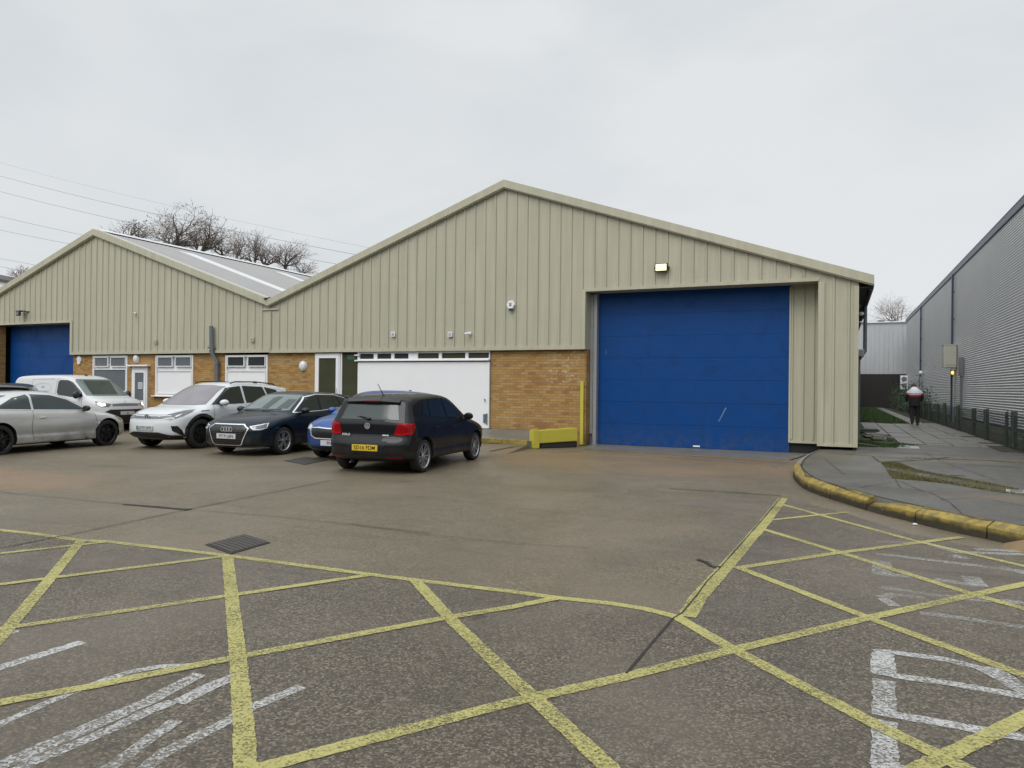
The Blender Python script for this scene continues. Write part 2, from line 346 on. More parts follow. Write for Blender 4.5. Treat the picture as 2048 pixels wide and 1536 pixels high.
# the cloud is brighter round the hidden sun, behind the viewer
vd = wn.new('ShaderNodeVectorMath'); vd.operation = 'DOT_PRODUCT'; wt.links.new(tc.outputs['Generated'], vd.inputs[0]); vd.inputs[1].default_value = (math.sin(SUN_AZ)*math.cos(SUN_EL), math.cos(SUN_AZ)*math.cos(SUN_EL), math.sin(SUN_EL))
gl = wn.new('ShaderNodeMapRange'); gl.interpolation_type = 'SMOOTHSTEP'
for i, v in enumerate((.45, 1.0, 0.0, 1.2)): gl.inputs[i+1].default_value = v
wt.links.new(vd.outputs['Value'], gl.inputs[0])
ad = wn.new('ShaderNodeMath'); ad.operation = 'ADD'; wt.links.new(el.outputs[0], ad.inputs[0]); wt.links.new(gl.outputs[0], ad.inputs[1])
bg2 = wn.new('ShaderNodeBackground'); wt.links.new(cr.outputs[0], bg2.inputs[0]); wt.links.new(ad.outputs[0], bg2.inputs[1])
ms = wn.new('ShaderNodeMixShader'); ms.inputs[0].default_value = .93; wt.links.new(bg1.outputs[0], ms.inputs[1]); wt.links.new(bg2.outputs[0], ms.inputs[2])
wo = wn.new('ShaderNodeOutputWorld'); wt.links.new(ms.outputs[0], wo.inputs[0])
sd = bpy.data.lights.new('sun', 'SUN'); sd.energy = 1.15; sd.angle = R_(32); sd.color = (1, .97, .92)
so = bpy.data.objects.new('sun', sd); COL.objects.link(so)
# sun_rotation is measured clockwise from +Y seen from above
sdir = Vector((math.sin(SUN_AZ)*math.cos(SUN_EL), math.cos(SUN_AZ)*math.cos(SUN_EL), math.sin(SUN_EL)))
so.rotation_euler = sdir.to_track_quat('Z', 'Y').to_euler()
SC.view_settings.view_transform = 'Standard'; SC.view_settings.look = 'None'; SC.view_settings.exposure = 0; SC.view_settings.gamma = 1

# ------------------------------------------------------------------ ground
struct(poly_sheet([(-300, -60), (300, -60), (300, 500), (-300, 500)], 0, 'ground', M['asphalt']))
A_line = [(-420, 1012), (-200, 1034), (0, 1060), (75, 1068), (155, 1080), (215, 1083), (440, 1109), (740, 1148.5), (825, 1159), (1024, 1183), (1114, 1195), (1219, 1206), (1289, 1217), (1349, 1232)]
B_line = [(1374, 1233), (1396, 1195), (1446, 1140), (1525, 1050), (1567, 996)]
far_edge = [(1600, 1003), (1700, 1030), (1800, 1062), (1900, 1085), (2048, 1112), (2300, 1160)]
zone = [gp(*q) for q in A_line+B_line+far_edge]+[(14, 2), (14, -12), (-30, -12), (-30, 8)]
struct(poly_sheet(zone, .004, 'road_surface', M['asphalt2']))

def ribbon(mb, pts, w, z, mi=0, jag=0., step=.25):
    P = [Vector((p[0], p[1], 0)) for p in pts]; Q = [P[0]]
    for a, b in zip(P, P[1:]):
        k = max(1, int((b-a).length/(step if jag else 3)))
        Q += [a.lerp(b, (i+1)/k) for i in range(k)]
    L, Rr = [], []
    for i, p in enumerate(Q):
        d = (Q[min(i+1, len(Q)-1)]-Q[max(i-1, 0)]).normalized(); nrm = Vector((-d.y, d.x, 0))
        h = w/2*(1 if not jag else random.uniform(1-jag, 1+jag)); sh = nrm*random.uniform(-1, 1)*jag*w*.35
        L.append(p+nrm*h+sh); Rr.append(p-nrm*h+sh)
    vs = [(v.x, v.y, z) for v in L+Rr]; n = len(Q)
    mb.add(vs, [(i, i+1, n+i+1, n+i) for i in range(n-1)], mi)
def px(l, z=0): return [gp(*q, z) for q in l]
ym = MB(); Z = .0082
for i, (l, w) in enumerate([
    (A_line, .085), (B_line, .13),
    ([(1561, 1008), (1824, 1080), (2048, 1132), (2200, 1170)], .085),
    ([(1519, 1056), (1684, 1106), (1944, 1188), (2048, 1217), (2200, 1262)], .09),
    ([(1475, 1134), (1739, 1236), (2048, 1350), (2200, 1408)], .09),
    ([(1349, 1231), (1464, 1297), (1754, 1450), (1899, 1520), (2010, 1580)], .095),
    ([(1530, 1041), (1695, 1024)], .07), ([(1474, 1136), (1674, 1106), (1924, 1074)], .085),
    ([(300, 1597), (530, 1533), (1024, 1404), (1074, 1393), (1244, 1355), (1464, 1300), (1739, 1235), (1944, 1190), (2048, 1168), (2200, 1136)], .09),
    ([(1810, 1550), (1914, 1502), (2048, 1436), (2200, 1360)], .09),
    ([(455, 1112), (476, 1315), (488, 1460), (494, 1600)], .095),
    ([(830, 1160), (900, 1237), (1033, 1365), (1069, 1397), (1139, 1462), (1255, 1570)], .095),
    ([(163, 1080), (98, 1160), (17, 1255), (-40, 1320)], .09),
    ([(-200, 1137), (0, 1107), (210, 1084)], .08), ([(-200, 1200), (0, 1169), (100, 1156), (445, 1113)], .08),
    ([(-200, 1290), (12, 1256), (460, 1191), (745, 1149)], .08),
    ([(-200, 1450), (0, 1405), (170, 1375), (465, 1316), (900, 1234), (1024, 1214), (1114, 1196)], .085)]):
    ribbon(ym, px(l, Z), w, Z+i*.00015, 0, .07, .03)
yo = struct(ym.build('road_marking', M['line_yellow'])); 
wm_ = MB(); k = [0]
def wl(l, w):
    k[0] += 1; ribbon(wm_, px(l, .008), w, .0062+.00005*k[0], 0, .09, .03)
wl([(-120, 1372), (0, 1334), (165, 1283)], 0.088); wl([(-60, 1275), (38, 1262)], 0.062)
wl([(-90, 1487), (0, 1447), (100, 1402), (200, 1362), (260, 1343), (320, 1332), (380, 1330)], 0.056)
wl([(-70, 1568), (0, 1529), (150, 1466), (300, 1400), (400, 1347)], 0.094)
wl([(-20, 1572), (60, 1525), (225, 1456), (300, 1420), (345, 1402)], 0.075)
wl([(190, 1555), (300, 1476), (352, 1440)], 0.075); wl([(355, 1405), (420, 1372), (482, 1348)], 0.094)
wl([(265, 1556), (330, 1503), (435, 1452), (505, 1413), (604, 1372)], 0.075)
wr = [([(1769, 1440), (1770, 1540)], 0.108), ([(1744, 1534), (1880, 1546)], 0.085), ([(1767, 1359), (1769, 1432)], 0.108), ([(1784, 1428), (1900, 1448), (2100, 1484)], 0.085),
      ([(1766, 1306), (1767, 1350)], 0.125), ([(1750, 1303), (1780, 1303), (1890, 1318), (1960, 1335), (2030, 1370), (2100, 1400)], 0.08), ([(1784, 1350), (1900, 1366), (2048, 1392)], 0.08), ([(1975, 1333), (2080, 1400)], 0.125)]
for l, w in wr: wl(l, w)
struct(wm_.build('road_marking', M['line_white']))
fm = MB()
for i, (l, w) in enumerate([([(1753, 1083), (1847, 1084), (1915, 1104), (2048, 1108)], .10), ([(1754, 1107), (1874, 1121), (2011, 1138), (2100, 1148)], .10), ([(1764, 1121), (1764, 1150)], .16), ([(1764, 1148), (1820, 1152)], .11),
      ([(1870, 1158), (1955, 1171)], .11), ([(1940, 1152), (1955, 1171)], .15), ([(1762, 1174), (1888, 1193), (2025, 1203), (2100, 1212)], .11), ([(1762, 1195), (1790, 1188), (1850, 1196)], .10), ([(1766, 1196), (1790, 1212)], .09),
      ([(1840, 1225), (1930, 1236), (2080, 1258)], .09), ([(1904, 1110), (1936, 1118)], .12), ([(2000, 1133), (2070, 1152)], .10), ([(1950, 1098), (2080, 1104)], .10)]):
    ribbon(fm, px(l, .008), w, .0062+.00005*i, 0, .1, .04)
struct(fm.build('road_marking', M['line_faint']))
bm_ = MB(); ribbon(bm_, px([(509.5, 913), (624, 898), (700, 887)]), .09, .006); ribbon(bm_, px([(236, 900), (285, 892), (330, 885)]), .06, .0062)
ribbon(bm_, [(-10.05, 12.1), (-9.6, 18)], .07, .0064); struct(bm_.build('bay_marking', M['line_thin']))
# joints, cracks and a worn trench line
jm = MB(); z0 = .0112
for l, w in [([(0, 985), (250, 1009)], .010), ([(1340, 978), (1440, 984), (1563, 992)], .035), ([(380, 1020), (560, 1035), (700, 1050), (830, 1068), (1024, 1087), (1180, 1097)], .009), ([(700, 1049), (860, 1068)], .014),
             ([(-200, 1150), (0, 1098), (150, 1068), (380, 1019), (660, 962)], .018), ([(1562, 996), (1515, 1052), (1440, 1137), (1414, 1165), (1392, 1195), (1365, 1228), (1345, 1240), (1300, 1293), (1252, 1350)], .013),
             ([(1394, 1120), (1414, 1126), (1424, 1134), (1442, 1136)], .05), ([(1060, 900), (1150, 899)], .02), ([(1165, 899), (1400, 914), (1575, 927)], .03), ([(1195, 905), (1500, 927)], .015), ([(1100, 905), (1165, 903)], .04)]:
    ribbon(jm, px(l), w, z0, 0, .35)
struct(jm.build('tarmac_joint', M['joint']))
tr = MB(); ribbon(tr, px([(247, 1009), (310, 1014), (380, 1020)]), .09, .006, 0, .3); struct(tr.build('tarmac_trench', M['joint']))
# shutter threshold slab
sb = MB(); a, b, c, d = gp(1168, 897), gp(1580, 921), (-.6, 19.66), (-6.34, 19.66)
sb.add([(a[0], a[1], .02), (b[0], b[1], .02), (c[0], c[1], .02), (d[0], d[1], .02), (a[0], a[1], 0), (b[0], b[1], 0)], [(0, 1, 2, 3), (4, 5, 1, 0)])
struct(sb.build('threshold_slab', M['slab']))

# pavement, raised, with a curved kerb
PZ = .19
ktop = [(1641, 899), (1625, 906), (1611, 915), (1602, 927), (1604, 938), (1628, 956), (1669, 970), (1710, 981), (1765, 996), (1820, 1008), (1902, 1026), (1967, 1038), (2047, 1053), (2200, 1082), (2500, 1140)]
kpts = catmull([(*gp(*q, PZ), 0) for q in ktop], .12)
inner = [(v.x, v.y) for v in kpts]
pv = MB(); inner = [q for q in inner if q[0] < 8.9]; poly = inner+[(9, inner[-1][1]+.3), (9, 19.0), (4.4, 22.0), (.38, 22.0), (.38, 19.12), (-.1, 19.12)]
# shared outline: top surface sits just inside the kerb stones
pv.add([(p[0], p[1], PZ-.003) for p in poly], [tuple(range(len(poly)))])
n_ = len(poly); pv.add([(p[0], p[1], PZ-.003) for p in poly]+[(p[0], p[1], 0) for p in poly], [(i, (i+1) % n_, (i+1) % n_+n_, i+n_) for i in range(n_)], 1)
struct(pv.build('pavement', [M['pave'], M['concrete']]))
km = MB(); acc = 0; st = []; cur = [kpts[0]]; n_k = 0
def kerb_stone(seg, broken, mb):
    vs = []; n = len(seg); tz = random.uniform(-.004, .004)
    for i, p in enumerate(seg):
        d = (seg[min(i+1, n-1)]-seg[max(i-1, 0)]).normalized(); o = Vector((d.y, -d.x, 0))   # outward = road side
        if o.dot(Vector((-1.5, -1, 0))) < 0: o = -o
        hh = PZ+tz; hf = .142+tz; inn = 0.
        if broken: bb = max(0, 1-i/(n*.62)); hh -= .075*bb+random.uniform(0, .012); hf = min(hf, hh-.02)-random.uniform(0, .01)*bb; inn = .03*bb
        wb = random.uniform(-.003, .003)
        vs += [(p.x-o.x*.0, p.y-o.y*.0, -.02), (p.x-o.x*.0, p.y-o.y*.0, hh), (p.x+o.x*.012, p.y+o.y*.012, hh+.004), (p.x+o.x*(.112+wb-inn), p.y+o.y*(.112+wb-inn), hf), (p.x+o.x*(.126+wb-inn*.5), p.y+o.y*(.126+wb-inn*.5), hf-.016), (p.x+o.x*.134, p.y+o.y*.134, -.02)]
    fs = [(6*i+j, 6*(i+1)+j, 6*(i+1)+j+1, 6*i+j+1) for i in range(n-1) for j in range(5)]
    fs += [(0, 1, 2, 3, 4, 5), tuple(6*(n-1)+j for j in (5, 4, 3, 2, 1, 0))]
    mb.add(vs, fs)
kg = MB()
for a, b in zip(kpts, kpts[1:]):
    acc += (b-a).length; cur.append(b)
    if acc > .86 and len(cur) > 2:
        c0 = list(cur); d = (c0[-1]-c0[-2]).normalized(); c0[-1] = c0[-1]-d*.022
        n_k += 1; ym_ = sum((v.y for v in c0))/len(c0); xm_ = sum((v.x for v in c0))/len(c0); kerb_stone(c0, .55 < xm_ < 1.2 and ym_ < 11, kg if ym_ > 15.6 else km); cur = [b]; acc = 0
ribbon(kg, [(v.x+.02, v.y+.02) for v in kpts if v.x < 8.5], .03, PZ+.0005, 1, .4, .1); struct(km.build('kerb', M['yellow_kerb'])); struct(kg.build('kerb', [M['concrete'], M['litter']]))
# slabs of the passage between the buildings
sl = MB(); random.seed(3)
for i in range(5):
    for j in range(24):
        x0, y0 = .9+i*.62, 22.0+j*.62
        if y0 > 35.5 and x0 < 2.6: continue
        if i < 1 and j in (0, 1, 2, 5, 6): continue
        t = random.uniform(-.008, .008)
        sl.bbox(x0+.012, x0+.608, y0+.012, y0+.608, PZ-.06, PZ+.012+t, .006)
for j in range(24, 75):
    y0 = 22+j*.62; sl.bbox(2.85, 3.45, y0+.012, y0+.608, PZ-.06, PZ+.012+random.uniform(-.006, .006), .006)
struct(sl.build('path', M['slab']))
bedm = MB(); bedm.box(.38, 9, 22.0, 90, -.02, PZ-.02); struct(bedm.build('terrain', M['grass_soil']))
lt = MB(); lt.box(3.55, 5.0, 20.5, 75, PZ-.03, PZ+.006); struct(lt.build('soil_strip', M['litter']))
# weeds and cracks in the pavement
random.seed(5)
def blades(mb, n, rx, ry, z, h, poly=None, wmul=1):
    for _ in range(n):
        x, y = random.uniform(*rx), random.uniform(*ry)
        if poly and not poly(x, y): continue
        a = random.uniform(0, 6.28); w = random.uniform(.004, .01)*wmul; hh = h*random.uniform(.5, 1.2); lx, ly = random.gauss(0, .4)*hh, random.gauss(0, .4)*hh
        mb.add([(x-w*math.cos(a), y-w*math.sin(a), z), (x+w*math.cos(a), y+w*math.sin(a), z), (x+lx, y+ly, z+hh)], [(0, 1, 2)])
gm = MB()
def lumpy(x, y): return math.sin(x*3.1+1.3*math.sin(y*.9))+math.sin(y*1.7+x) > -1.0
blades(gm, 26000, (.5, 2.85), (35.2, 70), PZ-.02, .10, lumpy, 2.5)
blades(gm, 6500, (.45, 1.9), (20.3, 23.0), PZ-.01, .05, lambda x, y: (y-20.3) > (x-.45)*.2 and (x < .9 or y < 21.9+.3*math.sin(x*9)) and lumpy(x*2, y*2), 1.6)
tag(gm.build('grass', M['grass']), 'green grass strip in the passage beside the beige warehouse', 'grass', kind='stuff')
mm = MB()
mp_ = [gp(*q, PZ) for q in [(1762, 925), (1790, 922), (1835, 940), (1900, 952), (1990, 968), (2060, 984), (2060, 992), (1980, 982), (1900, 968), (1850, 962), (1785, 957), (1772, 940)]]
def inpoly(P):
    def f(x, y):
        c = False; j = len(P)-1
        for i in range(len(P)):
            if (P[i][1] > y) != (P[j][1] > y) and x < (P[j][0]-P[i][0])*(y-P[i][1])/(P[j][1]-P[i][1])+P[i][0]: c = not c
            j = i
        return c
    return f
struct(poly_sheet(mp_, PZ+.001, 'moss_stain', M['moss_stain']))
xs = [p[0] for p in mp_]; ys = [p[1] for p in mp_]
blades(mm, 30000, (min(xs), max(xs)), (min(ys), max(ys)), PZ-.004, .022, lambda x, y: inpoly(mp_)(x, y) and random.random() < .45+.5*math.sin(x*5+y*3), 1.6)
blades(mm, 3000, (1.3, 5), (17.4, 17.9), PZ-.004, .02, lambda x, y: abs(y-17.55-.12*math.sin(x*3)) < .07, 1.6)
tag(mm.build('moss', M['moss']), 'olive moss growing over the pavement beside the yellow kerb', 'moss', kind='stuff')
cm = MB()
for l, w in [([(1690, 908), (1740, 912), (1800, 917), (1830, 921)], .03), ([(1745, 913), (1760, 924), (1840, 921), (1900, 914)], .035), ([(1790, 958), (1800, 975), (1860, 985), (1900, 1005), (1925, 1028)], .012), ([(1620, 905), (1700, 908), (1760, 902)], .02),
             ([(1785, 1), (1785, 1)], .01), ([(1600, 928), (1612, 950), (1660, 968), (1740, 992), (1830, 1012), (1960, 1038), (2048, 1052)], .014), ([(1860, 925), (2040, 935)], .03), ([(1640, 940), (1700, 948), (1790, 946)], .010), ([(1720, 975), (1800, 962), (1850, 985)], .009), ([(1880, 1000), (1960, 995), (2048, 1012)], .010), ([(1850, 905), (1880, 922), (1990, 960)], .012), ([(1650, 918), (1690, 950)], .010), ([(1900, 950), (1930, 952)], .06)]:
    if l[0][1] < 10: continue
    ribbon(cm, px(l, PZ), w, PZ+.003, 0, .5)
struct(cm.build('pavement_crack', M['joint']))
# manhole covers and drains
def cover(name, label, corners, z, m, m2, nx, ny, frame=.03, grp=None):
    P = [Vector((*gp(*q, z), z)) for q in corners]; mb = MB(); o, ux, uy = P[0], P[1]-P[0], P[3]-P[0]
    t = thing(name, label, 'drain cover', o, 0, grp)
    def pt(u, v, h): p = ux*u+uy*v; return (p.x, p.y, h)
    fr = MB(); fr.add([pt(0, 0, .007), pt(1, 0, .007), pt(1, 1, .007), pt(0, 1, .007), pt(0, 0, -.02), pt(1, 0, -.02), pt(1, 1, -.02), pt(0, 1, -.02)], [(0, 1, 2, 3), (4, 5, 1, 0), (5, 6, 2, 1), (6, 7, 3, 2), (7, 4, 0, 3)]); fr.build('frame', m2, t)
    g = MB(); f_ = .05
    for i in range(nx):
        for j in range(ny):
            u0, u1 = f_+(1-2*f_)*(i+.12)/nx, f_+(1-2*f_)*(i+.88)/nx; v0, v1 = f_+(1-2*f_)*(j+.12)/ny, f_+(1-2*f_)*(j+.88)/ny
            g.add([pt(u0, v0, .013), pt(u1, v0, .013), pt(u1, v1, .013), pt(u0, v1, .013), pt(u0, v0, .0075), pt(u1, v0, .0075), pt(u1, v1, .0075), pt(u0, v1, .0075)], [(0, 1, 2, 3), (4, 5, 1, 0), (5, 6, 2, 1), (6, 7, 3, 2), (7, 4, 0, 3)])
    g.build('grate', m, t); return t
M['iron'] = simple('cast_iron', (.075, .068, .06), .6, .1, var=.3, vs=20)
cover('drain_grate', 'dark iron gully grate behind the yellow box lines in the road', [(462, 1109), (410, 1090), (455, 1083), (541, 1086)], 0, M['iron'], M['joint'], 10, 8)
cover('drain_grate', 'dark iron gully grate on the tarmac beside the black hatchback', [(610, 930), (567, 922), (602, 917), (655, 921)], 0, M['iron'], M['joint'], 10, 6)
cover('manhole_cover', 'pale ribbed inspection cover in the paved passage between the buildings', [(1793, 897), (1840, 899), (1838, 890), (1797, 889)], PZ, simple('galvanised_cover', (.42, .45, .47), .4, .2), M['concrete'], 12, 1)
cover('manhole_cover', 'white edged cover plate in the pavement at the photo edge', [(2012, 984), (2090, 988), (2090, 980), (2012, 979)], PZ, M['slab'], M['line_white'], 2, 1)
sm = MB(); c_ = gp(2052, 1096, .0); sm.add(*(lambda n: ([(c_[0]+.05, c_[1], .11)]+[(c_[0]+.05+.26*math.cos(t*6.283/n)*random.uniform(.85, 1.1), c_[1]+.32*math.sin(t*6.283/n)*random.uniform(.85, 1.1), 0) for t in range(n)], [(0, i+1, (i+1) % n+1) for i in range(n)]))(22))
tag(sm.build('sand_pile', M['sand'], smooth=True), 'small sandy mound against the kerb at the right photo edge', 'sand pile')
wp = MB(); c_ = gp(1830, 1051); wp.ball((c_[0], c_[1], .015), (.03, .02, .015), 5); tag(wp.build('litter_scrap', M['paper']), 'small white scrap of litter lying below the broken kerb stone', 'litter')

# ------------------------------------------------------------------ beige warehouses
YF = 19.0; XV, XA, XE = -17.47, -8.795, .752; XLA, XLE = -26.23, -35.0
def roof_z(x):
    pts = [(XLE, 4.42), (XLA, 7.52), (XV, 4.47), (XA, 7.55), (XE, 4.30)]
    for (a, za), (b, zb) in zip(pts, pts[1:]):
        if x <= b: return za+(zb-za)*(x-a)/(b-a)
    return 4.3
FH = .235
def clad_section(mb, X0, X1, zb, Y, zt=None, phase=0., flash=True, base=.11):
    # ribbed sheet between X0 and X1: bottom at zb, top following the roof
    top = zt or (lambda x: roof_z(x)-FH+.02)
    cuts = sorted({X0, X1}|{c for c in (XA, XLA) if X0 < c < X1})
    for a, b in zip(cuts, cuts[1:]): mb.quad((a, Y, zb), (b, Y, zb), (b, Y, top(b)), (a, Y, top(a)))
    k = math.ceil((X0+.06-phase)/.3333)
    while phase+k*.3333 < X1-.05:
        x = phase+k*.3333; z1, z0_ = top(x)-.01, zb+base
        if z1 > z0_+.03:
            hw, tw, d = .032, .018, .022
            v = [(x-hw, Y-.001, z0_), (x-tw, Y-d, z0_), (x+tw, Y-d, z0_), (x+hw, Y-.001, z0_), (x-hw, Y-.001, z1), (x-tw, Y-d, z1), (x+tw, Y-d, z1), (x+hw, Y-.001, z1)]
            mb.add(v, [(0, 1, 5, 4), (1, 2, 6, 5), (2, 3, 7, 6), (0, 3, 2, 1), (4, 5, 6, 7)])
            mb.quad((x+hw+.002, Y-.004, z0_), (x+hw+.011, Y-.004, z0_), (x+hw+.011, Y-.004, z1), (x+hw+.002, Y-.004, z1), 1)  # darker strip puts the rib's shadow line into the colour
            for zz in (zb+.26, 3.6, 4.7, 5.8, 6.8):
                if zb+.2 < zz < z1-.1:
                    for dx in (.09, .25): mb.box(x+dx-.006, x+dx+.006, Y-.006, Y, zz-.006, zz+.006, 1)
        k += 1
    if flash: mb.box(X0, X1, Y-.042, Y-.0015, zb, zb+base, 2)
CM = [M['clad'], M['clad_shade'], M['flash']]
def wall_box(mb, x0, x1, z0, z1, y0=19.1, y1=19.35, mi=0): mb.box(x0, x1, y0, y1, z0, z1, mi)
def window(parent, x0, x1, z0, z1, panes, mats, fr=.055, y=19.06, depth=.09, label=None, name='window', sill=False):
    f = MB(); f.box(x0, x1, y, y+depth, z1-fr, z1); f.box(x0, x1, y, y+depth, z0, z0+fr); f.box(x0, x0+fr, y, y+depth, z0+fr, z1-fr); f.box(x1-fr, x1, y, y+depth, z0+fr, z1-fr)
    f.box(x0+fr, x1-fr, y+depth-.012, y+depth-.006, z0+fr, z1-fr)
    w = f.build(name, M['white'], parent)
    if label: w['label'] = label
    for i, (a, b, c, d, m) in enumerate(panes):
        g = MB()
        for (p, q, r, s) in ((a, b, d-.03, d), (a, b, c, c+.03), (a, a+.03, c+.03, d-.03), (b-.03, b, c+.03, d-.03)): g.box(p, q, y-.008, y+.05, r, s, 0)
        g.box(a+.03, b-.03, y+.02, y+.03, c+.03, d-.03, 1); g.build('pane' if m is not M['white_panel'] else 'panel', [M['white'], m], w)
    return w
# ---- right unit
WR = thing('warehouse', 'beige ribbed metal warehouse with the large blue shutter door and yellow brick wall', 'warehouse', (0, 0, 0))
cb = MB(); ph = -8.795+.02
clad_section(cb, XV, -6.33, 2.655, YF, phase=ph); clad_section(cb, -6.33, -.445, 4.235, YF, phase=ph, base=.085)
clad_section(cb, -.445, .43, .26, YF, phase=ph, base=.07)
cb.box(-6.44, -6.332, YF-.044, YF-.036, 2.66, 4.3, 2); cb.box(-.445, -.31, YF-.046, YF-.036, .262, 4.22, 2); cb.box(.33, .435, YF-.044, YF+.08, .262, 4.08, 2)
cb.box(-17.85, -17.1, YF-.046, YF-.03, 4.10, 4.15, 2)
cb.box(-17.43, -17.41, YF-.05, YF-.03, 2.7, 4.1, 1)
cb.build('wall_cladding', CM, WR)
rc = MB(); rc.box(-6.335, -6.325, YF, 19.62, 2.66, 4.24, 0); rc.box(-6.33, -.44, YF, 19.62, 4.245, 4.255, 0); rc.box(-.452, -.446, YF, 19.62, .26, 4.24, 0)
rc.quad((-1.10, 19.58, .28), (-.452, 19.58, .28), (-.452, 19.58, 4.24), (-1.10, 19.58, 4.24))
for x in (-1.06, -.80, -.56):
    rc.box(x-.02, x+.02, 19.55, 19.578, .36, 4.2); rc.box(x+.022, x+.03, 19.57, 19.579, .36, 4.2, 1)
rc.box(-1.115, -.45, 19.56, 19.585, .27, .34, 2); rc.box(-1.13, -1.085, 19.54, 19.66, .28, 4.2, 2)
rc.build('door_recess', CM, WR)
dkb = MB(); dkb.box(-35.5, -6.2, 19.72, 19.8, 0, 4.3); dkb.box(-6.199, -.46, 19.72, 19.8, 0, 4.4); split_boxes(dkb, 'inner_wall', M['dark'], WR)
bw = MB(); wall_box(bw, -9.25, -6.36, -.1, 2.66, 19.1, 19.55); bw.box(-6.36, -6.336, 19.115, 19.62, -.1, 2.66); wall_box(bw, -17.65, -15.63, 0, 2.66); wall_box(bw, -13.95, -9.26, .0, .37)
bw.box(.33, .42, 19.1, 75, 0, 2.6); split_boxes(bw, 'brick_wall', M['brick'], WR)
dk = MB(); dk.box(-1.1, .40, 19.65, 19.71, -.05, .5); dk.box(-17.4, .3, 74.9, 75, 0, 4.2); dk.box(-.3, .325, 19.3, 19.4, 0, .4); dk.box(.34, .43, 19.12, 75, 2.605, 4.025); split_boxes(dk, 'inner_wall', M['dark'], WR)
fa = MB()
def fascia(mb, pts, y0, y1, h):
    vs = []; n = len(pts)
    for (x, z) in pts: vs += [(x, y0, z), (x, y0, z-h), (x, y0+.03, z-h-.0), (x, y0+.03, z-h-.03), (x, y1, z-h-.03), (x, y1, z)]
    mb.add(vs, [(6*i+j, 6*(i+1)+j, 6*(i+1)+(j+1) % 6, 6*i+(j+1) % 6) for i in range(n-1) for j in range(6)]+[tuple(range(6)), tuple(6*(n-1)+j for j in range(6))[::-1]])
fascia(fa, [(XV, 4.47), (XA, 7.55), (XE, 4.30)], 18.86, 19.04, FH-.02); fa.build('fascia', M['flash'], WR)
rf = MB()
def roof(mb, xa, za, xb, zb, y0, y1, mi=0):
    mb.add([(xa, y0, za), (xb, y0, zb), (xb, y1, zb), (xa, y1, za), (xa, y0, za-.04), (xb, y0, zb-.04), (xb, y1, zb-.04), (xa, y1, za-.04)], [(0, 1, 2, 3), (4, 7, 6, 5), (0, 4, 5, 1), (3, 2, 6, 7)], mi)
roof(rf, XV, 4.44, XA, 7.52, 19.045, 75); roof(rf, XA, 7.52, XE-.02, 4.26, 19.045, 75); rf.build('roof', M['roof'], WR)
ev = MB(); ev.box(.43, .74, 19.045, 75, 4.03, 4.06); ev.box(.70, .76, 19.05, 75, 4.06, 4.25); ev.build('eaves', simple('dark_eaves', (.035, .037, .03), .7), WR)
gt = MB(); gt.tube([(.70, 19.1, 4.02), (.70, 75, 4.02)], .055, 8); gt.build('gutter', M['black_plastic'], WR, True)
# roller door
dm = MB(); NP = 7; H0, H1 = .025, 4.24
for i in range(NP):
    a = H0+(H1-H0)*i/NP; b = H0+(H1-H0)*(i+1)/NP; dm.box(-6.17, -1.105, 19.60, 19.66, a+.002, b-.002); dm.box(-6.16, -1.11, 19.655, 19.68, b-.05, b+(.05 if i < NP-1 else -.01), 1)
dob = dm.build('shutter_door', [M['blue_door'], M['navy']], WR)
se = MB(); se.box(-6.17, -1.1, 19.605, 19.65, .0, .026); se.build('bottom_seal', M['black_plastic'], dob)
hp = MB(); hp.bbox(-3.50, -3.32, 19.585, 19.6, .06, .10, .005); hp.build('handle', M['white'], dob)
sc_ = MB(); sc_.add([(-2.86, 19.597, .75), (-2.83, 19.597, .75), (-2.64, 19.597, 1.12), (-2.68, 19.597, 1.12)], [(0, 1, 2, 3)]); sc_.build('scratch', M['scratch'], dob); sc_ = MB(); sc_.add([(-5.93, 19.597, 2.55), (-5.915, 19.597, 2.55), (-5.915, 19.597, 2.66), (-5.93, 19.597, 2.66)], [(0, 1, 2, 3)]); sc_.build('scratch', M['scratch'], dob)
jb = MB(); jb.box(-6.322, -6.245, 19.40, 19.56, .32, 4.2); jb.box(-6.232, -6.135, 19.40, 19.59, .02, 4.22); jb.box(-6.245, -6.232, 19.43, 19.56, .02, 4.2, 1); jb.box(-6.322, -6.248, 19.45, 19.56, .02, .3, 1)
jb.build('door_frame', [M['grey_steel'], M['pipe']], WR)
# glazed entrance, side light, white panel with its window strip
d2 = MB(); x0, x1, z0, z1 = -15.62, -14.62, .36, 2.62
d2.box(x0, x1, 19.04, 19.14, z1-.05, z1); d2.box(x0, x0+.05, 19.04, 19.14, z0, z1-.05); d2.box(x1-.05, x1, 19.04, 19.14, z0, z1-.05)
fr_ = d2.build('door_frame', M['white'], WR)
lf = MB(); a, b = x0+.055, x1-.055; lf.box(a, b, 19.03, 19.1, z1-.15, z1-.055); lf.box(a, b, 19.03, 19.1, z0, z0+.12); lf.box(a, a+.1, 19.03, 19.1, z0+.12, z1-.15); lf.box(b-.1, b, 19.03, 19.1, z0+.12, z1-.15); lf.box(a+.1, b-.1, 19.06, 19.07, z0+.12, z1-.15, 1)
dr = lf.build('door', [M['white'], M['glass_olive']], WR); hd = MB(); hd.tube([(b-.05, 19.0, 1.2), (b-.05, 19.0, 1.5)], .012, 6); hd.build('handle', M['chrome'], dr)
sg = MB(); sg.box(-14.6, -13.93, 19.08, 19.10, .45, 2.62, 0); sg.box(-14.6, -14.55, 19.05, 19.12, .36, 2.62, 1); sg.box(-14.55, -13.93, 19.05, 19.12, .36, .47, 1); sg.build('side_window', [M['glass_olive'], M['white']], WR, )
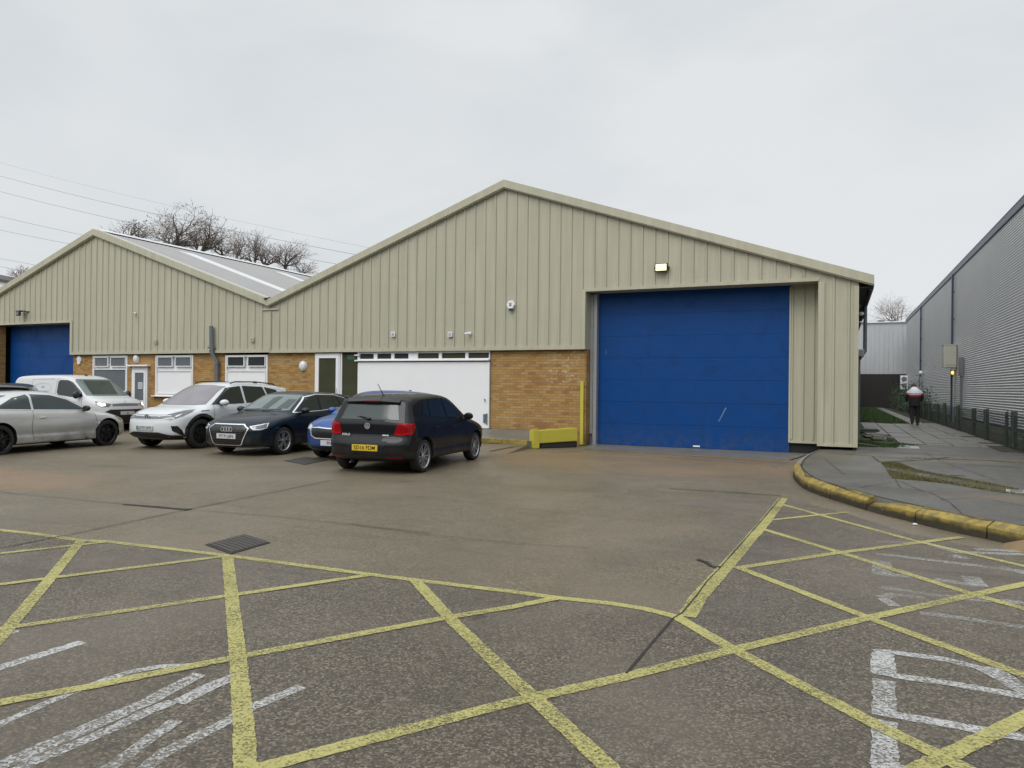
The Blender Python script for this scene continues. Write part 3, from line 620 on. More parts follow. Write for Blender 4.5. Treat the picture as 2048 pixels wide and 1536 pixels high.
ex = MB(); ex.box(-14.35, -14.08, 19.07, 19.078, 2.42, 2.56); ex.build('exit_sign', simple('green_sign', (.03, .10, .07), .4), WR)
wpn = MB(); wpn.bbox(-13.92, -9.27, 19.03, 19.12, .38, 2.33, .008); wpn.build('panel', M['white_panel'], WR)
lg = MB(); lg.bbox(-14.0, -9.27, 18.96, 19.12, 2.36, 2.40, .006); lg.box(-14.02, -13.85, 18.98, 19.05, 2.54, 2.57); lg.build('ledge', M['white'], WR)
hb = MB(); hb.box(-9.44, -9.36, 19.0, 19.03, .55, .80); hb.box(-9.35, -9.31, 19.0, 19.03, .50, .82); hb.build('latch', M['pipe'], WR); hb = MB(); hb.ball((-9.40, 19.01, 1.22), .025, 6); hb.tube([(-9.40, 19.0, 1.22), (-9.37, 19.0, 1.15)], .01, 5); hb.build('latch', M['pipe'], WR)
strip_x = [(-13.86, -13.33), (-13.20, -12.68), (-12.57, -12.05), (-11.72, -10.98), (-10.88, -10.08), (-9.98, -9.30)]
stw = MB(); stw.box(-13.95, -9.27, 19.11, 19.13, 2.40, 2.655); stw.box(-13.95, -9.27, 19.055, 19.11, 2.40, 2.435); stw.box(-13.95, -9.27, 19.055, 19.11, 2.60, 2.655)
ed = [-13.95]+[v for s in strip_x for v in s]+[-9.27]
for i in range(0, len(ed), 2): stw.box(ed[i], ed[i+1], 19.055, 19.11, 2.435, 2.60)
sw = stw.build('window', M['white'], WR)
for i, (a, b) in enumerate(strip_x):
    g = MB(); g.box(a, b, 19.09, 19.108, 2.436, 2.599); g.build('pane', M['darkglass'] if i < 3 else M['glass_olive'], sw)
# ---- left unit
WL = thing('warehouse', 'beige ribbed metal warehouse with grey sheet roof and the smaller blue shutter behind the cars', 'warehouse', (0, 0, 0))
cb = MB(); ph2 = XLA+.05
clad_section(cb, -27.58, XV-.004, 2.675, YF, phase=ph2); clad_section(cb, -36, -27.58, 3.95, YF, phase=ph2, base=.09)
cb.box(-27.63, -27.5, YF-.044, YF-.036, 2.68, 4.02, 2); cb.build('wall_cladding', CM, WL)
rc = MB(); rc.box(-27.592, -27.584, YF, 19.7, 2.66, 3.95, 0); rc.box(-36, -27.58, YF, 19.7, 3.955, 3.965); rc.box(-27.58, -27.50, YF-.03, 19.0, 2.68, 3.94, 2); rc.build('door_recess', CM, WL)
bw = MB()
for a, b, c, d in [(-27.60, -26.42, -.1, 2.66), (-24.49, -24.24, -.1, 2.66), (-24.24, -23.38, 2.2, 2.66), (-23.38, -22.99, -.1, 2.66), (-26.42, -24.49, -.1, 1.2), (-22.99, -21.1, -.1, 1.13), (-21.1, -19.55, -.1, 2.66), (-19.55, -17.65, -.1, 1.13), (-37, -32.3, -.1, 3.95)]: wall_box(bw, a, b, c, d)
split_boxes(bw, 'brick_wall', M['brick'], WL)
dm = MB()
for i in range(6):
    a = .02+3.93*i/6; b = .02+3.93*(i+1)/6; dm.bbox(-32.3, -27.6, 19.55, 19.62, a+.0015, b-.0015, .004)
dm.build('shutter_door', M['blue_door'], WL)
fa = MB(); fascia(fa, [(XLE, 4.42), (XLA, 7.52), (XV-.002, 4.47)], 18.86, 19.04, FH); fa.build('fascia', M['flash'], WL)
rf = MB(); roof(rf, XLE, 4.39, XLA, 7.49, 19.045, 75)
sl_ = [(19.045, 22.0, 0), (22.0, 22.75, 1), (22.75, 27.7, 0), (27.7, 28.4, 1), (28.4, 33.6, 0), (33.6, 34.3, 1), (34.3, 75, 0)]
def rz(x): return 7.49+(4.44-7.49)*(x-XLA)/(XV-XLA)
for y0, y1, m in sl_:
    if m: roof(rf, XLA, rz(XLA), -25.2, rz(-25.2), y0, y1); roof(rf, -18.3, rz(-18.3), XV, rz(XV), y0, y1)
    else: roof(rf, XLA, 7.49, XV, 4.44, y0, y1)
ro = rf.build('roof', M['roof'], WL)
for y0, y1, m in sl_:
    if m: r2 = MB(); roof(r2, -25.2, rz(-25.2)+.012, -18.3, rz(-18.3)+.012, y0, y1); r2.build('rooflight', M['rooflight'], ro)
rd = MB(); rd.add([(XLA-.22, 19.06, 7.46), (XLA, 19.06, 7.57), (XLA+.22, 19.06, 7.46), (XLA-.22, 75, 7.46), (XLA, 75, 7.57), (XLA+.22, 75, 7.46)], [(0, 1, 4, 3), (1, 2, 5, 4), (0, 2, 1)]); rd.build('ridge_cap', M['rooflight'], ro)
eg = MB(); eg.add([(XLA, 19.02, 7.535), (XV, 19.02, 4.485), (XV, 19.13, 4.485), (XLA, 19.13, 7.535)], [(0, 1, 2, 3)]); eg.build('roof_edge', M['rooflight'], ro)
vg = MB(); vg.box(XV-.25, XV+.25, 19.045, 75, 4.36, 4.42); vg.build('gutter', M['grey_steel'], ro)
tz = 2.2
window(WL, -26.42, -24.49, 1.2, 2.63, [(-26.32, -25.55, tz, 2.58, M['glass_grey']), (-25.42, -24.57, tz, 2.58, M['glass_grey']), (-26.36, -24.54, 1.26, 2.12, M['glass_grey'])], None, label='white window with a large grey lower pane')
w2 = window(WL, -22.99, -21.1, 1.13, 2.62, [(-22.90, -22.12, tz, 2.57, M['glass_grey']), (-21.99, -21.18, tz, 2.57, M['glass_grey']), (-22.92, -21.16, 1.2, 2.06, M['white_panel'])], None, label='white window with blinds over a solid white panel')
s_ = MB(); s_.bbox(-23.1, -21.0, 18.97, 19.1, 1.10, 1.14, .005); s_.build('sill', M['white'], w2)
w3 = window(WL, -19.55, -17.65, 1.13, 2.60, [(-19.47, -18.68, tz, 2.56, M['darkglass']), (-18.54, -17.74, tz, 2.56, M['darkglass']), (-19.48, -17.72, 1.2, 2.06, M['white_panel'])], None, label='white window with dark panes over a solid white panel')
s_ = MB(); s_.bbox(-19.65, -17.55, 18.97, 19.1, 1.10, 1.14, .005); s_.build('sill', M['white'], w3)
dd = MB(); a, b = -24.22, -23.40; dd.box(a, b, 19.05, 19.15, 2.12, 2.18); dd.box(a, a+.06, 19.05, 19.15, 0, 2.12); dd.box(b-.06, b, 19.05, 19.15, 0, 2.12); dd.build('door_frame', M['white'], WL)
dl = MB(); a, b = a+.065, b-.065; dl.box(a, b, 19.04, 19.1, 0.02, .95); dl.box(a, b, 19.04, 19.1, 1.98, 2.11); dl.box(a, a+.11, 19.04, 19.1, .95, 1.98); dl.box(b-.11, b, 19.04, 19.1, .95, 1.98); dl.box(a+.11, b-.11, 19.06, 19.07, .95, 1.98, 1)
dr = dl.build('door', [M['white'], M['glass_grey']], WL); nt = MB(); nt.box(-23.88, -23.64, 19.05, 19.056, 1.38, 1.62)
for i in range(4): nt.box(-23.86, -23.66, 19.048, 19.0495, 1.56-i*.045, 1.575-i*.045, 1)
nt.build('notice', [M['paper'], M['glass_grey']], dr)
cn = MB(); cn.bbox(-24.38, -23.28, 18.93, 19.1, 2.21, 2.27, .01); cn.build('canopy', M['white'], WL)

# ------------------------------------------------------------------ things fixed to the facade
def fixture(name, label, cat, X, Zz, Y=18.96): return thing(name, label, cat, (X, Y, Zz))
t = fixture('floodlight', 'lit floodlight glowing yellow above the large blue shutter', 'floodlight', -4.23, 4.76, 18.99)
b = MB(); b.bbox(-.17, .17, -.16, -.09, -.11, .11, .012); b.box(-.19, -.17, -.12, 0, -.03, .03); b.box(.17, .19, -.12, 0, -.03, .03); b.box(-.19, .19, -.02, 0, -.03, .03); b.build('housing', M['black_plastic'], t)
b = MB(); b.bbox(-.14, .14, -.175, -.161, -.085, .085, .006); b.build('lens', M['lampglow'], t)
X, Zz = fp(50, 626); t = fixture('floodlight', 'unlit black floodlight above the small blue shutter at left', 'floodlight', X, Zz, 18.99)
b = MB(); b.bbox(-.16, .16, -.28, -.04, .04, .08, .01); b.bbox(-.10, .12, -.30, -.22, -.14, .05, .01); b.box(.15, .32, -.05, 0, .02, .06); b.build('housing', M['black_plastic'], t)
b = MB(); b.box(-.08, .09, -.31, -.301, -.11, .03); b.build('lens', M['glass_grey'], t)
X, Zz = fp(1024, 610); t = fixture('alarm_bell_box', 'white hexagonal alarm box with a dark strobe below, beneath the tall gable', 'alarm box', X, Zz, 18.97)
b = MB(); vs = []
for y, k in ((-.02, 1), (-.09, .88)): vs += [(a*k, y, c*k) for a, c in [(-.135, 0), (-.07, .125), (.07, .125), (.135, 0), (.07, -.125), (-.07, -.125)]]
b.add(vs, [tuple(range(6, 12)), tuple(range(5, -1, -1))]+[(i, (i+1) % 6, (i+1) % 6+6, i+6) for i in range(6)]); b.build('cover', M['white'], t)
b = MB(); b.bbox(-.04, .04, -.10, -.02, -.175, -.105, .01); b.build('strobe', M['navy'], t)
b = MB(); b.box(-.035, .035, -.093, -.0905, -.045, .0); b.box(-.05, .05, -.093, -.0905, .03, .045); b.box(-.015, .015, -.093, -.0905, .0, .03); b.build('logo', M['glass_grey'], t)
def cctv(px_, py_, lab, d=1, m='white'):
    X, Zz = fp(px_, py_); t = fixture('cctv_camera', lab, 'camera', X, Zz, 18.97)
    b = MB(); b.lathe([(.0, 0), (.05, 0), (.05, -.03), (0, -.03)], (0, -.0, 0), 'Y', 14); b.tube([(0, -.03, 0), (0, -.08, -.01)], .015, 8); b.build('bracket', M[m], t, True)
    b = MB(); b.tube([(0, -.08, 0), (-.1*d, -.17, -.03)], .032, 12); b.tube([(-.1*d, -.17, -.03), (-.105*d, -.175, -.031)], .022, 10, 1); b.build('body', [M[m], M['dark']], t, True)
cctv(941, 667, 'white camera beside the right vent above the white panel'); cctv(272, 627, 'small white camera in the middle of the left gable wall', -1)
cctv(424, 700, 'small white camera at the top of the grey drainpipe', -1); cctv(541, 597, 'dark camera in the valley where both roofs meet', 1, 'black_plastic')
def vent(px_, py_, lab, m='white', s=.075):
    X, Zz = fp(px_, py_); t = fixture('wall_vent', lab, 'vent', X, Zz, 18.965)
    b = MB(); b.bbox(-s, s, -.04, 0, -s, s, .008); b.build('frame', M[m], t); b = MB()
    for i in range(4): b.box(-s*.65, s*.65, -.046, -.041, -s*.6+i*s*.36, -s*.6+i*s*.36+s*.12)
    b.build('louvre', M['pipe'] if m == 'white' else M['clad_shade'], t)
vent(788, 669, 'white square vent above the entrance side of the white panel'); vent(902, 669, 'white square vent beside the white camera')
vent(507, 680, 'beige square vent near the valley between gables', 'flash'); vent(313, 684, 'beige square vent above the white panelled window', 'flash')
for (a, b_, lab, r) in [(607, 732, 'oval white bulkhead lamp on the brick beside the glazed entrance', .14), (274, 717.5, 'round white bulkhead lamp above the small white door', .13)]:
    X, Zz = fp(a, b_, 19.1); t = fixture('bulkhead_lamp', lab, 'wall lamp', X, Zz, 19.1)
    b = MB(); b.lathe([(0, 0), (r*1.05, 0), (r*1.05, -.035), (r*.9, -.04)], (0, 0, 0), 'Y', 28, sc=(1, 1.15)); b.build('base', M['white'], t, True)
    b = MB(); b.lathe([(r, -.035), (r*.93, -.075), (r*.65, -.105), (r*.3, -.118), (0.001, -.12)], (0, 0, 0), 'Y', 28, sc=(1, 1.15)); b.build('diffuser', M['opal'], t, True)
X, Zz = fp(160, 719, 19.1); t = fixture('bulkhead_lamp', 'round white lamp with a tapered foot beside the small blue shutter', 'wall lamp', X, Zz, 19.1)
b = MB(); b.lathe([(0, 0), (.13, 0), (.13, -.05), (0, -.08)], (0, 0, 0), 'Y', 20); b.build('diffuser', M['opal'], t, True); b = MB(); b.bbox(-.06, .06, -.07, 0, -.19, -.1, .01); b.build('base', M['white'], t)
# drainpipe
dp = MB(); P = [fp(421, 652, 18.85), fp(422, 706, 18.85), fp(430, 722, 18.9), fp(430, 790, 18.95)]
dp.tube([(P[0][0], 18.88, P[0][1]), (P[1][0], 18.88, P[1][1]), (P[2][0], 18.98, P[2][1]), (P[3][0], 18.98, .1)], .072, 14)
t = thing('drainpipe', 'grey drainpipe with a kink running down the brick wall', 'drainpipe', (0, 0, 0)); dp.build('pipe', M['pipe'], t, True, 30)
b = MB(); 
for (a, c) in [(P[0][0], P[0][1]-.8), (P[2][0], P[2][1]-.12), (P[2][0], 1.2)]: b.tube([(a, 18.88 if c > 2.6 else 18.98, c), (a, 18.88 if c > 2.6 else 18.98, c+.07)], .088, 14); b.build('collar', M['pipe'], t, True, 30); b = MB()
b.box(P[0][0]-.14, P[0][0]+.14, 18.86, 18.95, P[0][1]-.78, P[0][1]-.73); b.build('collar', M['pipe'], t, True, 30)
# yellow corner guard, yellow barrier, step
a = fp(1161, 763, 19.08); t = thing('corner_guard', 'tall narrow yellow painted strip on the brick corner beside the shutter', 'corner guard', (-6.43, 19.06, 0))
b = MB(); b.bbox(-.045, .05, -.04, .03, .03, 1.77, .006); b.build('strip', M['yellow_block'], t); b = MB(); b.box(-.055, .06, -.05, .03, -.01, .03); b.build('foot', M['black_plastic'], t)
# platform in front of the white panel, with a tarmac ramp up to it
PLZ = .20; e0, e1 = gp(968, 877, PLZ), gp(1056, 882, PLZ)
pl = MB(); pts = [(-13.9, 19.09), (-6.72, 19.09), (e1[0]+.06, e1[1]+.12), (e1[0], e1[1]), (e0[0], e0[1]), (-13.9, 18.1)]; n_ = len(pts)
pl.add([(x, y, .375 if y > 19 else PLZ-.006) for x, y in pts]+[(x, y, 0) for x, y in pts], [tuple(range(n_))]+[(i, i+n_, (i+1) % n_+n_, (i+1) % n_) for i in range(1, n_)]); struct(pl.build('loading_platform', M['slab']))
ke = MB()
def edging(pts, h0, h1, w=.13):
    vs = []
    for (x, y, z) in pts: vs += [(x, y, z-h0), (x, y, z+h1), (x-.03, y+w, z+h1), (x-.03, y+w, z-h0)]
    n = len(pts); ke.add(vs, [(4*i+j, 4*(i+1)+j, 4*(i+1)+(j+1) % 4, 4*i+(j+1) % 4) for i in range(n-1) for j in range(4)]+[(0, 1, 2, 3), tuple(4*(n-1)+j for j in (3, 2, 1, 0))])
edging([(-13.9, 18.0, PLZ), (e0[0], e0[1]-.02, PLZ), ((e0[0]+e1[0])/2, (e0[1]+e1[1])/2-.02, PLZ), (e1[0]-.02, e1[1]-.02, PLZ)], .195, .006)
struct(ke.build('kerb', M['yellow_kerb']))
r0, r1, r2 = gp(984, 904), gp(1012, 909), gp(1056, 898); rt = gp(1056, 889, .11)
rm = MB(); rm.add([(r0[0], r0[1], .012), (r1[0], r1[1], .0), (r2[0], r2[1], .0), (rt[0], rt[1], .11), (e1[0]+.05, e1[1]-.03, .10), (e0[0], e0[1]-.03, .07), (-10.2, 16.9, .0), (r0[0]+.02, r0[1]-.03, 0)], [(0, 3, 4, 5, 6), (1, 2, 3, 0), (7, 1, 0), (7, 0, 6)])
struct(rm.build('ramp', M['asphalt']))
kw = MB(); up = Vector((0, 0, .004)); A_, B_ = Vector((r0[0], r0[1], .014)), Vector((rt[0], rt[1], .112)); nn_ = Vector((-(B_-A_).y, (B_-A_).x, 0)).normalized()*.11
kw.add([A_+up, B_+up, B_+up+nn_, A_+up+nn_, A_-Vector((0, 0, .05)), B_-Vector((0, 0, .05))], [(0, 1, 2, 3), (4, 5, 1, 0)]); struct(kw.build('kerb', M['yellow_kerb']))
t = thing('barrier_block', 'low yellow painted block barrier in front of the brick wall', 'barrier', (0, 0, 0)); b = MB()
A = Vector((*gp(1063, 897), 0)); Bq = Vector((-6.43, 18.55, 0)); d = (Bq-A).normalized(); nn = Vector((-d.y, d.x, 0))
def bl(p0, p1, w, z0_, z1_, zz0=None, zz1=None):
    zz0 = z0_ if zz0 is None else zz0; zz1 = z1_ if zz1 is None else zz1
    bm = bmesh.new(); vs = [bm.verts.new(v) for v in [(*(p0-nn*w)[:2], z0_), (*(p0+nn*w)[:2], z0_), (*(p1+nn*w)[:2], zz0), (*(p1-nn*w)[:2], zz0), (*(p0-nn*w)[:2], z1_), (*(p0+nn*w)[:2], z1_), (*(p1+nn*w)[:2], zz1), (*(p1-nn*w)[:2], zz1)]]
    for f in [(0, 1, 2, 3), (4, 7, 6, 5), (0, 4, 5, 1), (1, 5, 6, 2), (2, 6, 7, 3), (3, 7, 4, 0)]: bm.faces.new([vs[i] for i in f])
    bmesh.ops.bevel(bm, geom=bm.edges[:], offset=.018, segments=2, affect='EDGES'); b.bm(bm)
bl(A+d*.12, Bq, .115, .13, .47, .17, .52); bl(A, A+d*.17, .135, .0, .485); b.build('beam', M['yellow_block'], t, True, 30)
b = MB(); b.box(*sorted((A.x+d.x*.3, Bq.x)), 0, 0, 0, 0) if False else bl(A+d*.22, Bq, .09, 0, .128, 0, .165); b.build('plinth', M['dark_brick'], t, True, 30)  # dark base stands in for the ground shadow below the beam
b = MB(); pc = A+d*.01-nn*.136; b.box(pc.x-.05, pc.x+.02, pc.y-.004, pc.y+.004, .33, .345); 
# step hinge plate left out of the beam itself
# ------------------------------------------------------------------ grey corrugated building on the right
GB = thing('corrugated_building', 'tall grey corrugated steel building along the passage', 'building', (0, 0, 0))
cm_ = MB(); P_, n = .0875, 6; zz = [.46+i*P_/n for i in range(int((7.2-.46)/P_*n))]
vs = []
for z in zz:
    o = .02*math.sin(2*math.pi*(z-.46)/P_); vs += [(5.0+o, 14, z), (5.0+o, 66, z)]
cm_.add(vs, [(2*i, 2*i+1, 2*i+3, 2*i+2) for i in range(len(zz)-1)]); cm_.build('wall_cladding', M['grey_clad'], GB, True, 80)
b = MB(); b.box(4.97, 5.2, 14, 66, -.1, .44); b.build('plinth', simple('plinth_render', (.17, .165, .12), .9, var=.35, vs=2), GB)
b = MB(); b.box(4.96, 5.05, 14, 66, .44, .475); b.build('drip_trim', M['navy'], GB)
b = MB(); b.box(4.92, 5.1, 13.9, 66.1, 7.14, 7.36); b.build('gutter', M['navy'], GB)
b = MB(); b.add([(4.90, 13.9, 7.37), (4.90, 66.2, 7.37), (5.15, 66.2, 7.56), (5.15, 13.9, 7.56), (12, 66.2, 8.2), (12, 13.9, 8.2)], [(0, 1, 2, 3), (3, 2, 4, 5)]); b.build('roof', M['lav'], GB)
b = MB(); b.box(5.05, 20, 65.9, 66, 0, 7.3); b.build('end_wall', M['grey_clad'], GB)
for Yp in (39.8, 54.2):
    b = MB(); b.box(4.86, 4.95, Yp-.06, Yp+.06, .1, 7.14)
    for z in (2.0, 3.6, 5.0, 6.3): b.box(4.85, 4.99, Yp-.09, Yp+.09, z, z+.05)
    b.build('downpipe', M['navy'], GB)
t = thing('wall_cabinet', 'beige metal cabinet mounted high on the corrugated wall', 'cabinet', (4.72, 39.1, 2.72)); b = MB(); b.bbox(-.27, .25, -.3, .3, 0, 1.05, .02); b.build('case', M['beige_box'], t); b = MB(); b.box(-.30, .26, -.32, .32, 1.03, 1.07); b.build('lid', M['beige_box'], t)
b = MB(); b.box(.28, .30, -.3, .3, .1, .9); b.box(-.2, .26, -.31, -.302, .1, .14); b.build('bracket', M['grey_steel'], t)
t = thing('bulkhead_lamp', 'amber glowing lamp below the beige cabinet on the corrugated wall', 'wall lamp', (4.82, 38.9, 2.48)); b = MB(); b.ball((0, 0, 0), (.065, .065, .09), 10); b.build('diffuser', M['amber'], t, True); b = MB(); b.box(-.06, .1, -.05, .05, .12, .2); b.build('base', M['grey_steel'], t)
b = MB(); b.tube([(4.85, 38.7, .1), (4.85, 38.7, 2.25)], .05, 8); tag(b.build('conduit', M['grey_steel']), 'pale upright conduit below the amber lamp', 'conduit')
b = MB(); b.tube([(4.9, 36.9, .4), (4.9, 36.9, 3.1)], .05, 8); b.box(4.82, 4.97, 36.8, 37.1, 2.3, 3.1); tag(b.build('conduit', M['pipe']), 'dark upright conduit on the corrugated wall nearer than the cabinet', 'conduit')
t = thing('bulkhead_lamp', 'small white lamp far along the corrugated wall above the walker', 'wall lamp', (4.85, 53.2, 2.8)); b = MB(); b.ball((0, 0, 0), (.13, .13, .13), 8); b.build('diffuser', M['opal'], t, True)
b = MB(); b.tube([(4.85, 53.2, .2), (4.85, 53.2, 2.55)], .05, 6); tag(b.build('conduit', M['grey_steel']), 'pale upright conduit below the far white lamp', 'conduit')
t = thing('air_conditioner', 'white twin fan air conditioning unit at the far end of the passage', 'air conditioner', (4.72, 64.5, 1.75)); b = MB(); b.bbox(-.26, .26, -.2, .2, 0, 1.08, .02); b.build('case', M['white'], t)
for z in (.29, .79):
    b = MB(); b.lathe([(.19, -.205), (.19, -.215), (.16, -.215), (.0, -.207)], (0, 0, z), 'Y', 18); b.build('fan', M['pipe'], t)
# end of the passage
EB = thing('end_building', 'pale grey clad building closing the far end of the passage', 'building', (0, 0, 0))
b = MB(); b.box(-3, 14, 68, 80, 3.02, 7.3)
for i in range(50): b.box(-3+i*.34, -3+i*.34+.04, 67.97, 67.999, 3.05, 7.25)
b.build('wall_cladding', M['end_white'], EB)
b = MB(); b.box(-3.1, 14.1, 67.85, 80.1, 7.3, 7.42)
b.build('roof_edge', M['rooflight'], EB); b = MB(); b.box(3.0, 3.5, 67.8, 68.2, 7.43, 7.5); b.build('roof_bracket', M['pipe'], EB); b = MB(); b.box(3.9, 4.2, 67.8, 68.2, 7.43, 7.5); b.build('roof_bracket', M['pipe'], EB)
b = MB(); b.box(-3, 14, 67.9, 68.1, 0, 3.0); tag(b.build('garden_wall', M['dark_brick']), 'dark brick wall across the far end of the passage', 'wall')
# fence
FN = thing('post_fence', 'low fence of weathered green posts and wire mesh along the passage', 'fence', (0, 0, 0)); random.seed(11)
posts = []
for q in [(2029, 1), (2014, .55), (1974, 1), (1947, 1), (1918, 1), (1891, .9), (1876, 1), (1860, 1)]:
    posts.append((xp(q[0], 800, 4.0)[0], q[1]))
y = posts[-1][0]+2.6
while y < 66: posts.append((y, 1)); y += 2.6
for i, yy in enumerate([19.9, 18.4]): posts.append((yy, 1))
for yy, k in posts:
    b = MB(); w = .06*(k if k < .9 else 1); tx, ty = random.uniform(-.03, .03), random.uniform(-.03, .03); h = 1.08+random.uniform(-.04, .05)
    b.add([(4+dx*w+(tx if j else 0), yy+dy*w+(ty if j else 0), (PZ-.1, h+.0+(.02 if dx > 0 else 0))[j]) for j in (0, 1) for dx, dy in ((-1, -1), (1, -1), (1, 1), (-1, 1))], [(0, 1, 5, 4), (1, 2, 6, 5), (2, 3, 7, 6), (3, 0, 4, 7), (4, 5, 6, 7)]); b.build('post', M['post'], FN)
b = MB(); y0, y1 = 18.4, 66; s = .11; h = .85
def wire(p, q, r=.0028): 
    p, q = Vector(p), Vector(q); d = (q-p).normalized(); u = Vector((1, 0, 0)); w = d.cross(u).normalized(); vs = [p+u*r, p+w*r, p-u*r, p-w*r, q+u*r, q+w*r, q-u*r, q-w*r]; b.add(vs, [(j, (j+1) % 4, (j+1) % 4+4, j+4) for j in range(4)])
y = y0-h
while y < min(y1, 50):
    a0 = max(y, y0); wire((3.99, a0, PZ+a0-y), (3.99, y+h, PZ+h)); wire((3.985, y+h, PZ), (3.985, a0, PZ+h-(a0-y))) if a0 == y else None; y += s
for z in (PZ+.03, PZ+.45, PZ+.84): wire((3.98, y0, z), (3.98, y1, z), .004)
b.build('wire_mesh', M['wire'], FN)
def leafy(mb, c, r, n, s):
    for _ in range(n):
        p = Vector(c)+Vector((random.gauss(0, r[0]), random.gauss(0, r[1]), random.gauss(0, r[2]))); p.z = max(p.z, PZ)
        u = Vector((random.gauss(0, 1), random.gauss(0, 1), random.gauss(0, 1))).normalized(); w = u.orthogonal().normalized(); k = s*random.uniform(.5, 1.2)
        mb.add([p-u*k, p+w*k*.6, p+u*k, p-w*k*.6], [(0, 1, 2, 3)])
b = MB(); leafy(b, (4.25, 20.6, .45), (.16, .5, .25), 900, .03); tag(b.build('shrub', M['ivy']), 'straggly dark green shrub by the nearest fence posts', 'shrub')
b = MB(); leafy(b, (4.3, 23.8, .3), (.12, .3, .15), 350, .025); tag(b.build('shrub', M['ivy']), 'small weed clump against the plinth behind the fence', 'shrub')
b = MB()
for i in range(16): leafy(b, (4.15+random.gauss(0, .1), 44+i*1.35, .8+random.random()*.4), (.28, .7, .45), 330, .055)
tag(b.build('hedge', M['ivy']), 'dark overgrown hedge along the far half of the fence', 'hedge')
# odds and ends beside the warehouse side wall
random.seed(21)
for i, (x, y, w, l, h, lab) in enumerate([(.95, 27.5, .5, 1.4, .05, 'dark timber board lying on the slabs beside the warehouse'), (1.0, 24.9, .55, .9, .05, 'broken paving slab lying by the warehouse wall'), (1.05, 23.6, .3, .5, .06, 'stacked slab fragment behind the pale inspection cover')]):
    b = MB(); b.bbox(-w/2, w/2, -l/2, l/2, 0, h, .012); b.bbox(-w*.4, w*.45, -l*.3, l*.35, h+.002, h+.05, .01)
    o = b.build(['timber_board', 'broken_slab', 'broken_slab'][i], M['post' if i == 0 else 'concrete']); o.location = (x, y, PZ+.01); o.rotation_euler = (0, 0, random.uniform(-.3, .3)); tag(o, lab, ['board', 'slab', 'slab'][i])
b = MB(); b.bbox(-.07, .09, -.05, .06, 0, .11, .02); o = b.build('concrete_lump', M['slab']); o.location = (1.35, 23.3, PZ); o.rotation_euler = (.2, .1, .5); tag(o, 'pale concrete lump resting on the slabs', 'rubble')
t = thing('side_drainpipe', 'dark grey drainpipe down the side wall below the eaves', 'drainpipe', (0, 0, 0)); b = MB(); b.tube([(.68, 22.5, 4.0), (.68, 22.5, 2.7), (.52, 22.5, 2.45), (.52, 22.5, .1)], .05, 10); b.build('pipe', M['pipe'], t, True, 30); b = MB(); b.bbox(.42, .66, 22.3, 22.7, 2.55, 2.75, .02); b.build('hopper', M['grey_steel'], t)
t = thing('bulkhead_lamp', 'small pale lamp under the eaves on the warehouse side wall', 'wall lamp', (.5, 20.4, 3.55)); b = MB(); b.ball((0.02, 0, 0), (.07, .08, .05), 8); b.ball((0.02, 0, -.22), (.06, .07, .04), 8); b.build('diffuser', M['opal'], t, True)
# unseen brick block added behind the viewer to darken reflections in glass and paint
OB = thing('added_brick_block', 'added unseen brick block behind the viewer that darkens reflections', 'building', (0, 0, 0)); b = MB(); b.box(-75, 45, -30, -16, 0, 8.5); b.build('wall', M['opp_brick'], OB)
b = MB(); b.box(-75.2, 45.2, -30.2, -15.8, 8.5, 8.8); b.build('roof', M['slate'], OB)
for i in range(14): b = MB(); b.box(-70+i*8, -66.5+i*8, -15.99, -15.9, 1.0, 2.8); b.build('window', M['darkglass'], OB)
# house roof beyond, far left
HB = thing('house', 'white house with a dark roof just showing beyond the left warehouse roof', 'house', (0, 0, 0)); Yh = 62
A0, A1, A2 = fp(-60, 548, Yh), fp(26, 563, Yh), fp(-60, 620, Yh)
b = MB(); b.add([(A0[0]-8, Yh, 0), (A1[0]-.2, Yh, 0), (A1[0]-.2, Yh, A1[1]-.15), (A0[0]-8, Yh, A0[1]+1)], [(0, 1, 2, 3)]); b.build('wall', M['white_panel'], HB)
b = MB(); b.add([(A0[0]-8, Yh-.4, A0[1]+1.6), (A1[0]+.3, Yh-.4, A1[1]), (A1[0]+.3, Yh+9, A1[1]), (A0[0]-8, Yh+9, A0[1]+1.6), (A0[0]-8, Yh-.4, A0[1]+.9), (A1[0]+.3, Yh-.4, A1[1]-.35)], [(0, 1, 2, 3), (4, 5, 1, 0)]); b.build('roof', M['slate'], HB)
wq = fp(-10, 578, Yh); wq2 = fp(8, 600, Yh); b = MB(); b.box(wq[0], wq2[0], Yh-.05, Yh-.01, wq2[1], wq[1]-.2); b.build('window', M['darkglass'], HB)
# power lines
pls = [((0, 325), (300, 402)), ((0, 352), (280, 421)), ((0, 383), (240, 441)), ((0, 433), (165, 470)), ((0, 460), (140, 488)), ((0, 517), (70, 530)), ((0, 533), (30, 539))]
labs = ['topmost faint power line crossing the left sky', 'second power line from the top crossing the left sky', 'power line meeting the left tree crown from the left edge', 'power line ending above the left gable apex',
        'power line just below the one near the gable apex', 'upper of the two low power lines at the left edge', 'lowest power line above the left warehouse roof']
for (p, q), lab in zip(pls, labs):
    Yp = 95; a, c = fp(*p, Yp), fp(*q, Yp); A, C_ = Vector((a[0], Yp, a[1])), Vector((c[0], Yp, c[1])); d = C_-A
    lo, hi = (-.6, 3.0) if p[1] < 400 else (-.6, 1.9); L = []
    for i in range(25):
        t_ = lo+(hi-lo)*i/24; v = A+d*t_; v.z += (.0 if abs(d.x) < 1 else 1.0*((t_-.5)**2-.25)*.12*(d.length/20)**2); L.append(v)
    b = MB(); b.tube(L, .011 if p[1] == 325 else .024, 4); tag(b.build('power_line', M['wire']), lab, 'power line', 'overhead power lines')

